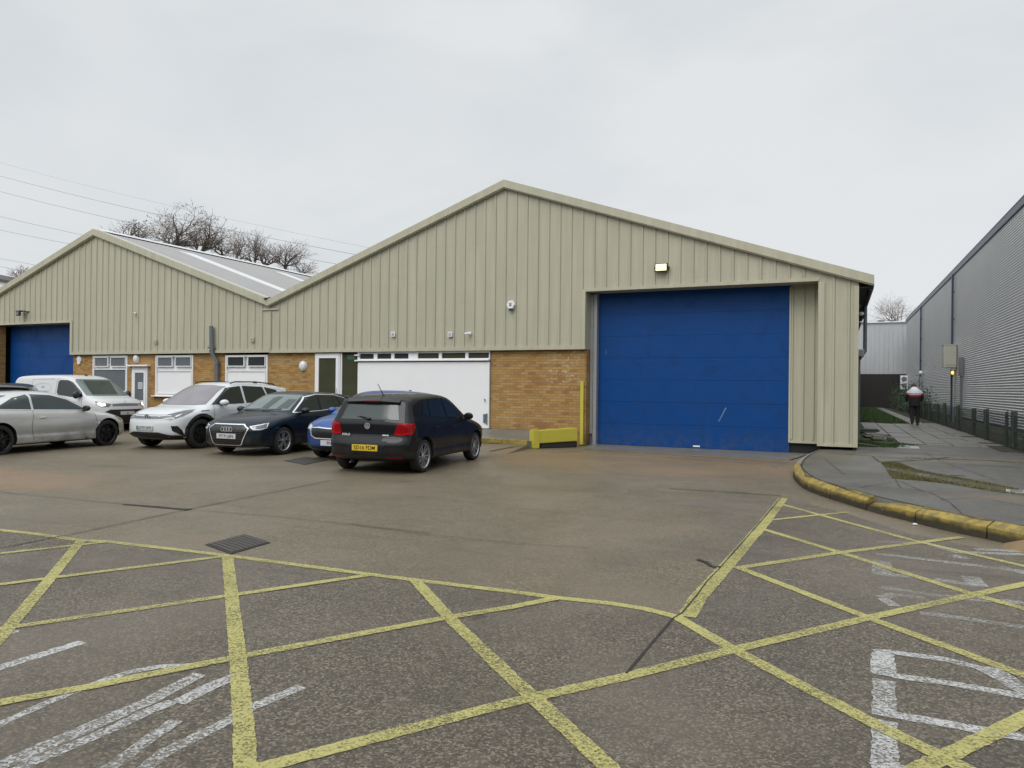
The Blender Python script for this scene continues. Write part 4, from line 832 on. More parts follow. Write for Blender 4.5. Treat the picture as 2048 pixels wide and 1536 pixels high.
# ------------------------------------------------------------------ bare trees
def tree(name, label, base, hgt, spread, seed, leaf=0.0, rad=.35, droop=.0, levels=6, thin=1., group=None, Hc=None, xs=1.):
    rnd = random.Random(seed); tr_, tw, lv = MB(), MB(), MB()
    def branch(p, d, L, r, lev):
        n = 3 if lev > 2 else 2; pts = [p.copy()]; rr = [r]; q = p.copy(); dd = d.copy()
        for i in range(n+1):
            dd = (dd+Vector((rnd.gauss(0, .16), rnd.gauss(0, .16), rnd.gauss(0, .1)-(droop*(levels-lev)*.12)))).normalized(); q = q+dd*L/(n+1); pts.append(q.copy()); rr.append(max(.0085*thin, r*(1-.27*(i+1)/(n+1))))
        (tr_ if lev >= levels-2 else tw).tube(pts, rr, 7 if lev >= levels-1 else (4 if lev > 1 else 3), cap=False)
        if lev == 0:
            if leaf and rnd.random() < leaf:
                for _ in range(rnd.randint(2, 5)):
                    c = q+Vector((rnd.gauss(0, .16), rnd.gauss(0, .16), rnd.gauss(0, .14))); u = Vector((rnd.gauss(0, 1), rnd.gauss(0, 1), rnd.gauss(0, 1))).normalized(); w = u.orthogonal().normalized(); s = rnd.uniform(.05, .10)
                    lv.add([c-u*s, c+w*s*.6, c+u*s, c-w*s*.6], [(0, 1, 2, 3)])
            return
        k = 5 if lev == levels else (4 if lev == levels-1 else rnd.choice((2, 3, 3))); az0 = rnd.uniform(0, 6.283)
        for i in range(k):
            t_ = 1 if i == 0 else (rnd.uniform(.7, 1.0) if lev == levels else rnd.uniform(.4, 1.0)); idx = min(len(pts)-1, max(1, int(t_*(len(pts)-1)))); b0 = pts[idx]
            ax = dd.orthogonal().normalized(); ax.rotate(Matrix.Rotation(az0+i*2.4+rnd.uniform(-.4, .4), 3, dd)); sp_ = rnd.uniform(.1, .3) if i == 0 else rnd.uniform(.5, .85)*spread
            nd = dd.copy(); nd.rotate(Matrix.Rotation(sp_, 3, ax)); nd.z += .16*(1-droop); nd.normalize()
            branch(b0, nd, L*rnd.uniform(.68, .82), rr[idx]*rnd.uniform(.58, .76), lev-1)
    kf = 20/max(1., (Hc or hgt)*xs**.5); thin *= kf; branch(Vector((0, 0, 0)), Vector((0, 0, 1)), 5.4, rad, levels)
    Hc = Hc or hgt; top = max(v[2] for v in tw.v); k_ = Hc/top; lift = hgt-Hc
    for q in (tr_, tw): q.v = [(a*k_*xs, b_*k_*xs, c_*k_+lift) for a, b_, c_ in q.v]
    n4 = len(lv.v)//4                     # leaves keep their size
    for i in range(n4):
        cx = sum((Vector(lv.v[4*i+j]) for j in range(4)), Vector())/4
        for j in range(4): d_ = Vector(lv.v[4*i+j])-cx; lv.v[4*i+j] = (cx.x*k_*xs+d_.x, cx.y*k_*xs+d_.y, cx.z*k_+lift+d_.z)
    if lift > .5: tr_.tube([(0, 0, 0), (.15, 0, lift*.5), (0, 0, lift+.15)], [rad*k_*xs*1.5, rad*k_*xs*1.2, rad*k_*xs], 9, cap=False)
    t = thing(name, label, 'tree', base, 0, group); tr_.build('trunk', M['bark'], t, True, 80)
    c = tw.build('crown', M['twig'], t)
    if leaf: lv.build('leaves', M['brownleaf'], c)
    return t
GT = 'bare trees behind the warehouse roof'
for (n, lab, X, Y, yt, yf, xs, seed, leaf, lv, th) in [
    ('bare_tree', 'tallest bare tree with clinging brown leaf tufts behind the left gable ridge', 340, 56, 402, 494, 1.75, 100, .2, 6, 1),
    ('bare_tree', 'bare tree with leaf tufts right beside the tallest tree', 396, 57, 420, 500, 1.35, 107, .22, 5, 1),
    ('bare_tree', 'small bare tree top leftmost behind the sloping white ridge', 250, 56, 430, 478, 1.6, 108, .2, 5, 1),
    ('bare_tree', 'low twiggy tree top filling the gap between the two tallest groups', 445, 60, 468, 512, 1.3, 110, .1, 5, 1),
    ('bare_tree', 'slim upright bare tree starting the right hand group', 477, 58, 452, 514, .85, 112, 0, 5, 1),
    ('bare_tree', 'slim bare tree in the middle of the right hand group', 509, 60, 455, 522, .8, 115, 0, 5, 1),
    ('bare_tree', 'bare tree with dark forked limbs in the right hand group', 530, 60, 463, 530, 1.1, 119, 0, 5, 1),
    ('bare_tree', 'wide low bare tree leaning over the rooflights', 572, 62, 480, 538, 1.5, 118, 0, 5, 1),
    ('bare_tree', 'lowest bare tree nearest to the slope of the tall gable', 606, 62, 512, 548, 1.5, 116, 0, 5, 1),
    ('bare_tree', 'small bare treetop behind the left warehouse roof edge', 38, 60, 528, 565, 1.3, 121, 0, 5, 1),
    ('birch_tree', 'pale bare birch with fine twigs above the far end building', 1792, 105, 580, 650, 1.15, 117, 0, 6, .6)]:
    a, ft = fp(X, yt, Y), fp(X, yf, Y); tot = a[1]; Hc = (a[1]-ft[1])/.74
    tree(n, lab, (a[0], Y, 0), tot, 1.15, seed, leaf, .5 if n == 'bare_tree' else .3, levels=lv, thin=th, group=GT if n == 'bare_tree' else None, Hc=Hc, xs=xs)
# ------------------------------------------------------------------ vehicles
def paint(name, c, metal=.0, rough=.35, dirt=0.0, coat=.6):
    t = NT(name); x, y, z = t.xyz(); col = t.mix(t.noise(3, 3), mul(c, .95), mul(c, 1.05))
    if dirt: col = t.mix(t.math('MULTIPLY', t.math('MULTIPLY', t.map(z, .75, .2), t.map(t.noise(3, 5, .7), .25, .7)), dirt), col, (.11, .09, .07))
    t.p(Base_Color=col, Metallic=metal, Roughness=rough, Specular_IOR_Level=.15, Coat_Weight=coat, Coat_Roughness=.04); t.bump(t.noise(9, 2), .03, .004); return t.m
PB = paint('black_paint', (.0035, .004, .006), .0, .55, .2, .45); PWt = paint('white_paint', (.58, .60, .62), 0, .35, .25); PN = paint('navy_paint', (.006, .015, .027), .2, .3, .3, .4)
PBl = paint('blue_paint', (.020, .075, .26), .3, .3, .3); PS = paint('silver_paint', (.62, .62, .61), .4, .33, .6); PV = paint('van_white_paint', (.56, .57, .58), 0, .38, .35); PD = paint('dark_grey_paint', (.02, .02, .024), .2, .35, .2)
def carglass(n, c, r=.12):
    t = NT(n); t.p(Base_Color=t.mix(t.noise(1.8, 3), mul(c, .7), mul(c, 1.3)), Roughness=r, Specular_IOR_Level=.55); return t.m
G_dark = carglass('dark_car_glass', (.012, .017, .017)); G_mid = carglass('car_glass', (.030, .042, .041)); G_pink = carglass('pink_sky_painted_glass', (.20, .19, .20)); G_pale = carglass('pale_sky_painted_glass', (.13, .165, .16)); G_seat = carglass('interior_shape', (.006, .007, .007))  # pink and pale glass: sky reflections put into the base colour
TRIM, CHR = M['black_plastic'], M['chrome']
M['tyre'] = simple('tyre_rubber', (.016, .016, .017), .75, var=.2, bump=.2, bs=40); M['alloy'] = simple('alloy_wheel', (.42, .42, .43), .3, .7, var=.1); M['alloy_dark'] = simple('black_alloy_wheel', (.014, .014, .015), .35, .3); M['hubshade'] = simple('brake_shadow', (.01, .01, .01), .7)
M['redlamp'] = simple('red_lamp_glass', (.22, .002, .005), .25, var=.15, vs=14, spec=.25); M['redlamp2'] = simple('red_lamp_bright', (.42, .006, .010), .25, spec=.25); M['lamp'] = simple('headlamp_glass', (.10, .105, .11), .08, .2, var=.5, vs=12, coat=.6); M['lamp_pale'] = simple('headlamp_reflector', (.62, .64, .66), .15, .4, coat=.6)
M['lamp_on'] = simple('headlamp_lit', (1, .96, .85), .3, var=0, emit=5, ec=(1, .93, .78)); M['indic'] = simple('indicator', (.3, .13, .04), .2)
M['plate_w'] = simple('plate_white', (.52, .53, .53), .4, var=.02); M['plate_y'] = simple('plate_yellow', (.60, .42, .02), .4, var=.02); M['plate_ink'] = simple('plate_ink', (.01, .01, .012), .5, var=0); M['plate_g'] = simple('plate_green', (.02, .25, .14), .4, var=0); M['grille'] = simple('grille_black', (.008, .008, .009), .3, var=0)

class Car:
    def __init__(s, name, label, cat, sp, pos, head, paintm, group='cars parked in the yard'):
        s.sp = sp; s.root = thing(name, label, cat, (pos[0], pos[1], pos[2] if len(pos) > 2 else 0), R_(head), group); s.paint = paintm
        s.make_body()
    def plan(s, x):
        sp = s.sp; f = max(0, (x-sp['pf'][0])/(sp['xf']-sp['pf'][0])); r = max(0, (sp['pr'][0]-x)/(sp['pr'][0]-sp['xr']))
        return 1-sp['pf'][1]*f**2.3-sp['pr'][1]*r**2.3
    def belt(s, x):
        b = s.sp['belt']
        if x <= b[0][0]: return b[0][1]
        for (a, za), (c, zc) in zip(b, b[1:]):
            if x <= c: return za+(zc-za)*(x-a)/(c-a)
        return b[-1][1]
    def W(s, x, z):
        sp = s.sp; w = sp['w']*s.plan(x); zb = s.belt(x)-.05; zm = sp.get('zm', .62)
        if z > zb:
            q = z-zb; k = 1-.03; y = w*k-(q*sp['tum']+max(0, q-.02)*0+.012*min(q/.05, 1))
            return max(y, .1)
        if z > zm: return w*(1-.03*((z-zm)/(zb-zm))**2)
        t = (zm-z)/(zm-.2); y = w*(1-.012*min(t*3, 1)-.045*max(0, t-.15)**2)
        if sp.get('crease'):
            c = sp['crease']; y -= .018*math.exp(-((z-c)/.05)**2)
        for xa in (sp['wb']/2, -sp['wb']/2):        # flared arches
            d = math.hypot(x-xa, z-sp['R']); y += .014*max(0, 1-abs(d-sp['R']-.06)/.13)
        return y
    def make_body(s):
        sp = s.sp; prof = sp['prof']
        pts = catmull([(x, 0, z) for x, z, r in prof], .05, True)
        # radius carried along by nearest arc position
        rs = []; n = len(prof); 
        for p in pts:
            best = min(range(n), key=lambda i: (prof[i][0]-p.x)**2+(prof[i][1]-p.z)**2); 
            cand = []
            for j in (best-1, best):
                a, b = prof[j % n], prof[(j+1) % n]; d = Vector((b[0]-a[0], b[1]-a[1])); L = max(d.length_squared, 1e-9); t = max(0, min(1, ((p.x-a[0])*d.x+(p.z-a[1])*d.y)/L))
                e = math.hypot(a[0]+d.x*t-p.x, a[1]+d.y*t-p.z); cand.append((e, a[2]+(b[2]-a[2])*t))
            rs.append(min(cand)[1])
        zs = sp.get('zs', .58); xa, xb = sp['xr']+.62, sp['xf']-.62; P = sp.get('p', 2.6); vs = []; T = 9; K = 9; cols = T+K
        for p, r in zip(pts, rs):
            # foot of the ray on the spine
            u = (p.x-sp['xr'])/(sp['xf']-sp['xr']); sx = xa+(xb-xa)*u; foot = Vector((sx, 0, zs)); d = foot-p; D = d.length; d.normalize(); r = min(r, D*.8)
            for j in range(T):
                th = (math.pi/2)*j/(T-1); c = math.cos(th); q = r*(1-max(c, 0)**(2/P)); k = math.sin(th)**(2/P); pp = p+d*q; vs.append((pp.x, s.W(pp.x, pp.z)*k, pp.z))
            De = D-.05
            for j in range(1, K+1):
                q = r+(De-r)*j/K; pp = p+d*q; vs.append((pp.x, s.W(pp.x, pp.z), pp.z))
        N = len(pts); fs = [(i*cols+j, ((i+1) % N)*cols+j, ((i+1) % N)*cols+j+1, i*cols+j+1) for i in range(N) for j in range(cols-1)]
        mb = MB(); mb.add(vs, fs); mb.add([(x, -y, z) for x, y, z in vs], [f[::-1] for f in fs])
        bm = bmesh.new(); me = mb.mesh('b', s.paint, True, 50); bm.from_mesh(me); bmesh.ops.remove_doubles(bm, verts=bm.verts, dist=2e-4)
        # close the seam along the spine
        bmesh.ops.holes_fill(bm, edges=[e for e in bm.edges if e.is_boundary], sides=0); bmesh.ops.recalc_face_normals(bm, faces=bm.faces); bm.to_mesh(me)
        s.bvh = BVHTree.FromBMesh(bm); bm.free()
        # wheel housings are cut out of the body
        cm = MB(); Ra = sp['R']+sp.get('gap', .045)
        for x in (sp['wb']/2, -sp['wb']/2):
            for sd in (1, -1):
                y0, y1 = sorted((sd*(sp['w']-.30), sd*(sp['w']+.25))); cm.lathe([(.001, y0), (Ra, y0), (Ra, y1), (.001, y1)], (x, 0, sp['R']+.01), 'Y', 40)
        cme = cm.mesh('c', M['dark'], True, 30); co = bpy.data.objects.new('c', cme); COL.objects.link(co)
        bo = bpy.data.objects.new('b', me); COL.objects.link(bo); me.materials.append(M['dark'])
        mo = bo.modifiers.new('x', 'BOOLEAN'); mo.object = co; mo.solver = 'EXACT'; mo.operation = 'DIFFERENCE'
        try: mo.material_mode = 'TRANSFER'
        except Exception: pass
        bpy.context.view_layer.update()
        m2 = bpy.data.meshes.new_from_object(bo.evaluated_get(bpy.context.evaluated_depsgraph_get())); m2.polygons.foreach_set('use_smooth', [True]*len(m2.polygons)); m2.set_sharp_from_angle(angle=R_(38))
        if len(m2.vertices) < .75*len(me.vertices):
            mo.solver = 'FAST'; bpy.context.view_layer.update(); m2 = bpy.data.meshes.new_from_object(bo.evaluated_get(bpy.context.evaluated_depsgraph_get())); m2.polygons.foreach_set('use_smooth', [True]*len(m2.polygons)); m2.set_sharp_from_angle(angle=R_(38))
        bpy.data.objects.remove(bo); bpy.data.objects.remove(co)
        for p in m2.polygons:                    # the underside is bare dark metal
            if p.normal.z < -.8 and p.center.z < .235: p.material_index = 1
        s.body = bpy.data.objects.new('body', m2); COL.objects.link(s.body); s.body.parent = s.root
    def patch(s, pts, d, mat, name, parent=None, off=.004, grid=.04, mb=None, mi=0, label=None):
        d = Vector(d).normalized(); uu = Vector((0, 0, 1)).cross(d)
        if uu.length < .1: uu = Vector((0, 1, 0))
        uu.normalize(); vv = d.cross(uu).normalized()
        Q = [Vector((Vector(p).dot(uu), Vector(p).dot(vv))) for p in pts]; B = []
        for a, b in zip(Q, Q[1:]+Q[:1]):
            k = max(1, int((b-a).length/grid)); B += [a.lerp(b, i/k) for i in range(k)]
        ins = inpoly(Q); x0, x1 = min(q.x for q in Q), max(q.x for q in Q); y0, y1 = min(q.y for q in Q), max(q.y for q in Q); I = []
        y = y0+grid*.5
        while y < y1:
            x = x0+grid*.5
            while x < x1:
                if ins(x, y) and min((Vector((x, y))-b).length_squared for b in B) > (grid*.45)**2: I.append(Vector((x, y)))
                x += grid
            y += grid
        nb = len(B); r = delaunay_2d_cdt(B+I, [(i, (i+1) % nb) for i in range(nb)], [], 1, 1e-6)
        V = []; ok = []
        for q in r[0]:
            o = uu*q.x+vv*q.y-d*6; h = s.bvh.ray_cast(o, d)
            if h[0] is None: V.append((0, 0, 0)); ok.append(False)
            else:
                nrm = h[1] if h[1].dot(d) < 0 else -h[1]; V.append(tuple(h[0]+nrm*off)); ok.append(True)
        F = [tuple(f) for f in r[2] if all(ok[i] for i in f)]
        if mb is not None: mb.add(V, F, mi); return mb
        m = MB(); m.add(V, F); o = m.build(name, mat, parent or s.root, True, 60)
        if label: o['label'] = label
        return o
    def line(s, pts, w, d, mat=None, name=None, parent=None, off=.005, mb=None, mi=0, closed=False):
        d = Vector(d).normalized(); P = [Vector(p) for p in pts]; P = P+[P[0]] if closed else P; L = []; Rr = []; n = len(P)
        for i, p in enumerate(P):
            if closed and i in (0, n-1): t1, t2 = (P[1]-P[0]).normalized(), (P[-1]-P[-2]).normalized()
            else: t1, t2 = (P[min(i+1, n-1)]-P[max(i, 0)] if i < n-1 else P[-1]-P[-2]).normalized(), (P[i]-P[i-1] if i else P[1]-P[0]).normalized()
            t = (t1+t2).normalized(); nn = t.cross(d).normalized(); L.append(p+nn*w/2); Rr.append(p-nn*w/2)
        out = mb if mb is not None else MB()
        for i in range(n-1): s.patch([L[i], L[i+1], Rr[i+1], Rr[i]], d, None, '', None, off, .05, out, mi)
        if mb is None: return out.build(name, mat, parent or s.root, True, 60)
        return out
    def wheels(s, style, mat, w=.20, rim=.74, names=True):
        sp = s.sp; R = sp['R']; rr = R*rim; tb = MB(); prof = [(rr, -.5*w+.01), (rr+.012, -.5*w), (R-.035, -.5*w-.002), (R-.012, -.5*w+.012), (R, -.5*w+.035), (R, .5*w-.035), (R-.012, .5*w-.012), (R-.035, .5*w), (rr, .5*w-.01)]
        tb.lathe(prof, (0, 0, 0), 'Y', 40); tm = tb.mesh('tyre', M['tyre'], True, 50)
        rb = MB(); y0 = .5*w-.012      # outer face towards +y
        rb.lathe([(rr+.004, y0), (rr-.012, y0+.003), (rr-.022, y0-.012), (rr-.03, -.4*w)], (0, 0, 0), 'Y', 40); rb.lathe([(rr-.03, y0-.075), (.001, y0-.075)], (0, 0, 0), 'Y', 24, 1)
        rb.lathe([(rr*.62, y0-.06), (.001, y0-.06)], (0, 0, 0), 'Y', 24, 2)
        def spoke(a, w0, w1, r0, r1, sk=0., th=.02):
            ca, sa = math.cos(a), math.sin(a); ux, ut = Vector((ca, 0, sa)), Vector((-sa, 0, ca)); v = []
            for rad, ww, dy in ((r0, w0, -.008), (r1, w1, .0)):
                for sgn, hh in ((-1, 0), (1, 0), (1, -th), (-1, -th)):
                    p = ux*rad+ut*(sgn*ww/2+(sk if rad == r1 else 0)); v.append((p.x, y0-.012+dy+hh, p.z))
            rb.add(v, [(0, 1, 5, 4), (1, 2, 6, 5), (2, 3, 7, 6), (3, 0, 4, 7)])
        if style == 'ten':
            for i in range(10): spoke(i*.6283+(.07 if i % 2 else -.07), .030, .020, .04, rr-.018, .0)
        elif style == 'twin':
            for i in range(5):
                for q in (-1, 1): spoke(i*1.2566+.3, .034, .036, .03, rr-.018, q*.045)
        elif style == 'five':
            for i in range(5): spoke(i*1.2566+.3, .07, .05, .03, rr-.018); spoke(i*1.2566+.3+.628, .014, .014, .06, rr-.018)
        elif style == 'steel':
            rb.lathe([(rr-.02, y0-.02), (rr*.6, y0-.006), (rr*.35, y0-.03), (.001, y0-.02)], (0, 0, 0), 'Y', 24)
        rb.lathe([(.055, y0-.022), (.05, y0-.008), (.03, y0-.004), (.001, y0-.004)], (0, 0, 0), 'Y', 16)
        rm = rb.mesh('rim', [mat, M['hubshade'], M['iron']], True, 30)
        for x in (sp['wb']/2, -sp['wb']/2):
            for sd in (1, -1):
                wy = sd*(sp['w']-w/2-.02); wo = bpy.data.objects.new('wheel', None); COL.objects.link(wo); wo.parent = s.root; wo.location = (x, wy, R); wo.rotation_euler = (0, 0, 0 if sd > 0 else math.pi); wo.empty_display_size = .1
                if x > 0 and sp.get('steer'): wo.rotation_euler[2] += R_(sp['steer'])
                for nm, me in (('tyre', tm), ('rim', rm)): o = bpy.data.objects.new(nm, me); COL.objects.link(o); o.parent = wo
    def both(s, f):
        for sd in (1, -1): f(sd)
    def side_glass(s, wins, mat, surround=True, chrome=0, sides=(1, -1)):
        for sd in sides:
            d = (0, -sd, 0); al = [p for w in wins for p in w]
            for w in wins: s.patch([(x, 0, z) for x, z in w], d, mat if not isinstance(mat, dict) else mat[sd], 'window', None, .006)
    def mirror(s, x, z, mat, size=(.11, .10, .075), lower=True):
        for sd in (1, -1):
            y = sd*(s.W(x, z)+.13); b = MB(); b.ball((x, y, z+.02), (size[0], size[1], size[2]), 10)
            vs = b.v; b.v = [(px_ if px_ > x-.035 else x-.035-(px_-(x-.035))*-.12, py_, pz_) for px_, py_, pz_ in vs]
            b.tube([(x+.02, sd*(s.W(x, z)-.02), z-.04), (x+.01, sd*(s.W(x, z)+.08), z-.03)], .028, 8, 1)
            mo = b.build('mirror', [mat, TRIM], s.root, True, 60)
    def plate(s, x, z, d, txt, yellow=False, tilt=0, green=False, y=0, h=.111, w=.52):
        # the plate stands on the bumper with its own thickness; d = +1 front, -1 rear
        h0 = s.bvh.ray_cast(Vector((d*6, y, z)), Vector((-d, 0, 0)))[0]; xx = (h0.x if h0 else x)+d*.012; b = MB(); b.bbox(min(xx-d*.012, xx+d*.008), max(xx-d*.012, xx+d*.008), y-w/2, y+w/2, z-h/2, z+h/2, .003)
        ux = Vector((0, -1, 0)) if d < 0 else Vector((0, 1, 0))
        put_text(b, txt, .098, (xx+d*.0095, y+(0.02 if green else 0)*d, z-.002), ux, (0, 0, 1), 1, 1.0, .0015)
        if green: b.add([(xx+d*.0092, y-d*w/2+d*.005, z-h/2+.005), (xx+d*.0092, y-d*w/2+d*.055, z-h/2+.005), (xx+d*.0092, y-d*w/2+d*.055, z+h/2-.005), (xx+d*.0092, y-d*w/2+d*.005, z+h/2-.005)], [(0, 1, 2, 3)], 2)
        b.build('number_plate', [M['plate_y'] if yellow else M['plate_w'], M['plate_ink'], M['plate_g']], s.root)
    def roundel(s, p, d, r, ring, kind='vw'):
        D = Vector(d).normalized(); h = s.bvh.ray_cast(Vector(p)-D*6, D); c = h[0]-D*.014; u = Vector((0, 0, 1)).cross(D).normalized(); u = -u; v = Vector((0, 0, 1)); b = MB()
        def disc(r0, r1, off, mi, n=28):
            vs = []
            for j in range(n): a = 6.28318*j/n; e = u*math.cos(a)+v*math.sin(a); vs += [c+e*r0-D*off, c+e*r1-D*off]
            b.add(vs, [(2*j, 2*j+1, (2*j+3) % (2*n), (2*j+2) % (2*n)) for j in range(n)], mi)
        def stroke(a, e, w, off=.006, mi=0):
            a, e = Vector(a), Vector(e); t = (e-a).normalized(); nn = Vector((-t.y, t.x)); b.add([c+u*q.x+v*q.y-D*off for q in (a+nn*w/2, e+nn*w/2, e-nn*w/2, a-nn*w/2)], [(0, 1, 2, 3)], mi)
        if kind == 'vw':
            disc(0.0, r, .0, 1); disc(r*.86, r, .006, 0); k = r*.82; w = r*.14
            stroke((-.42*k, .86*k), (0, .10*k), w); stroke((.42*k, .86*k), (0, .10*k), w)
            stroke((-.86*k, .45*k), (-.40*k, -.82*k), w); stroke((.86*k, .45*k), (.40*k, -.82*k), w); stroke((-.40*k, -.82*k), (0, .02*k), w); stroke((.40*k, -.82*k), (0, .02*k), w)
        elif kind == 'rings':
            c0 = c
            for i in range(4): c = c0+u*(i-1.5)*r*1.42; disc(r*.80, r, .004+.001*i, 0)
        elif kind == 'dot': disc(0.0, r, .0, 1); disc(r*.8, r, .004, 0); disc(0, r*.5, .005, 0)
        elif kind == 'oval':
            for q in (1,): disc(r*.82, r, .004, 0); disc(r*.35, r*.5, .004, 0)
        return b.build('emblem', [ring, M['grille']], s.root)
    def seam(s, lines, w=.009, sides=(1, -1)):
        b = MB()
        for sd in sides:
            for l in lines: s.line([(x, 0, z) for x, z in l], w, (0, -sd, 0), off=.0035, mb=b)
        b.build('door_seam', M['grille'], s.root)
    def handles(s, xs, mat=None, sides=(1, -1)):
        for x, z in xs:
            for sd in sides:
                y = s.W(x, z); b = MB(); b.bbox(x-.09, x+.09, min(sd*y, sd*(y+.03)), max(sd*y, sd*(y+.03)), z-.014, z+.014, .009); b.build('door_handle', mat or s.paint, s.root, True)

# ---- 1 black hatchback seen from behind
sp = dict(w=.885, xf=2.05, xr=-1.93, wb=2.50, R=.305, belt=[(-1.9, 1.0), (.7, .93), (1.1, .9), (2.05, .74)], tum=.36, pf=(1.3, .20), pr=(-1.1, .11), p=2.9, zs=.6, crease=.42,
          prof=[(-1.86, .27, .12), (-1.93, .36, .2), (-1.935, .52, .2), (-1.91, .615, .2), (-1.865, .66, .16), (-1.85, .80, .16), (-1.84, .93, .16), (-1.79, 1.02, .15), (-1.66, 1.28, .12), (-1.60, 1.36, .09), (-1.35, 1.41, .09), (-.8, 1.445, .1), (-.2, 1.455, .1), (.2, 1.41, .12), (.5, 1.27, .15), (.95, 1.03, .2), (1.05, .985, .2), (1.35, .93, .22), (1.75, .83, .3), (1.95, .72, .35), (2.04, .56, .4), (2.05, .38, .35), (1.98, .24, .2), (1.5, .19, .1), (0, .19, .08), (-1.4, .20, .1)])
c = Car('parked_hatchback', 'black hatchback seen from behind with a yellow number plate', 'car', sp, (-7.94, 12.80), 95.0, PB); c.wheels('ten', M['alloy'], .2, .76)
c.side_glass([[(.62, .955), (.06, 1.32), (-.20, 1.365), (-.16, .98)], [(-.25, .985), (-.29, 1.37), (-.82, 1.345), (-.95, 1.02)], [(-1.0, 1.03), (-.88, 1.33), (-1.1, 1.27), (-1.27, 1.06)]], G_dark)
c.patch([(0, .60, .98), (0, -.60, .98), (0, -.50, 1.29), (0, .50, 1.29)], (1, 0, 0), G_mid, 'rear_window', off=.006)
c.patch([(0, .66, 1.0), (0, -.66, 1.0), (0, -.46, 1.36), (0, .46, 1.36)], (-1, 0, 0), G_mid, 'windscreen', off=.006)
b = MB(); 
vs = []
for y in [i*.1-.55 for i in range(12)]:
    q = abs(y)/.55; vs += [(-1.42, y, 1.392-.02*q), (-1.60, y, 1.372-.03*q), (-1.735+.05*q*q, y, 1.325-.03*q), (-1.725+.05*q*q, y, 1.30-.03*q), (-1.60, y, 1.315-.03*q)]
b.add(vs, [(5*i+j, 5*i+(j+1) % 5, 5*(i+1)+(j+1) % 5, 5*(i+1)+j) for i in range(11) for j in range(5)]+[(0, 1, 2, 3, 4), (55, 56, 57, 58, 59)]); sp_o = b.build('spoiler', PB, c.root, True, 35)
b = MB(); b.box(-1.737, -1.70, -.16, .16, 1.302, 1.322); b.build('brake_light', M['redlamp'], sp_o)
for sd in (1, -1):
    D = (1, -sd*.62, 0)
    tl = c.patch([(-1.84, sd*.60, .90), (-1.80, sd*.76, .925), (-1.66, sd*.84, .93), (-1.64, sd*.85, .84), (-1.72, sd*.84, .715), (-1.86, sd*.70, .70), (-1.87, sd*.55, .715)], D, M['redlamp'], 'tail_light', off=.014)
    b = MB(); c.line([(-1.84, sd*.61, .885), (-1.79, sd*.75, .91), (-1.72, sd*.81, .90), (-1.74, sd*.81, .75), (-1.86, sd*.69, .72), (-1.87, sd*.58, .73)], .022, D, mb=b, off=.018); b.build('light_guide', M['redlamp2'], tl)
    c.patch([(-1.9, sd*.44, .315), (-1.88, sd*.72, .325), (-1.88, sd*.72, .295), (-1.9, sd*.44, .285)], (1, 0, 0), M['redlamp'], 'reflector', off=.006)
c.patch([(0, .42, .60), (0, -.42, .60), (0, -.34, .42), (0, -.30, .395), (0, .30, .395), (0, .34, .42)], (1, 0, 0), M['grille'], 'plate_recess', off=.004)
c.patch([(0, .70, .34), (0, -.70, .34), (0, -.64, .22), (0, .64, .22)], (1, 0, 0), TRIM, 'bumper_insert', off=.005)
c.plate(-1.93, .475, -1, 'SD16 FDM', True); c.roundel((0, 0, .865), (1, 0, 0), .055, CHR)
b = MB(); put_text(b, 'POLO', .055, (-1.873, .43, .70), (0, -1, 0), (0, 0, 1), 0, 1.15, .003); b.bbox(-1.868, -1.86, -.44, -.31, .69, .715, .003); b.build('badge', CHR, c.root)
b = MB(); b.tube([(-1.835, -.02, 1.0), (-1.80, .20, 1.035)], [.02, .012], 6); b.ball((-1.83, .0, 1.0), (.03, .05, .025), 6); b.tube([(-1.79, .25, 1.03), (-1.80, -.26, 1.0)], .008, 5); b.build('wiper', TRIM, c.root)
b = MB(); b.tube([(-1.28, 0, 1.41), (-1.50, 0.0, 1.63)], [.009, .005], 6); b.ball((-1.27, 0, 1.415), (.04, .02, .02), 6); b.build('antenna', TRIM, c.root)
c.seam([[(-.19, .28), (-.21, .95)], [(.70, .30), (.80, .60), (.78, .90)], [(-.85, .62), (-.98, .80), (-.98, 1.0)]]); b = MB(); c.line([(0, .64, .90), (0, .60, .65), (0, -.60, .65), (0, -.64, .90)], .008, (1, 0, 0), mb=b, off=.0035); b.build('tailgate_seam', M['grille'], c.root)
c.handles([(-.02, .80), (-.80, .82)]); c.mirror(.62, .96, PB, (.10, .10, .075))

# ---- 2 white electric crossover, facing the camera
sp = dict(w=.925, xf=2.27, xr=-2.31, wb=2.77, R=.365, belt=[(-2.3, 1.16), (-.9, 1.10), (.9, 1.04), (1.2, 1.0), (2.25, .86)], tum=.42, pf=(1.3, .20), pr=(-1.4, .16), p=2.7, zs=.72, zm=.78, gap=.06, crease=.5,
          prof=[(-2.2, .30, .15), (-2.29, .42, .2), (-2.31, .65, .25), (-2.24, .85, .2), (-2.20, 1.05, .2), (-2.02, 1.28, .15), (-1.88, 1.47, .12), (-1.99, 1.515, .08), (-1.95, 1.535, .08), (-1.4, 1.61, .12), (-.6, 1.64, .12), (.1, 1.63, .13), (.5, 1.53, .18), (.95, 1.27, .2), (1.32, 1.06, .22), (1.42, 1.035, .22), (1.75, .99, .28), (2.02, .91, .36), (2.18, .80, .42), (2.245, .68, .45), (2.27, .52, .45), (2.26, .38, .42), (2.16, .26, .3), (1.7, .22, .1), (0, .2, .08), (-1.7, .22, .1)])
c = Car('parked_suv', 'white electric crossover with black lower trim facing the camera', 'car', sp, (-15.23, 14.56), -88.1, PWt); c.wheels('five', M['alloy_dark'], .235, .72)
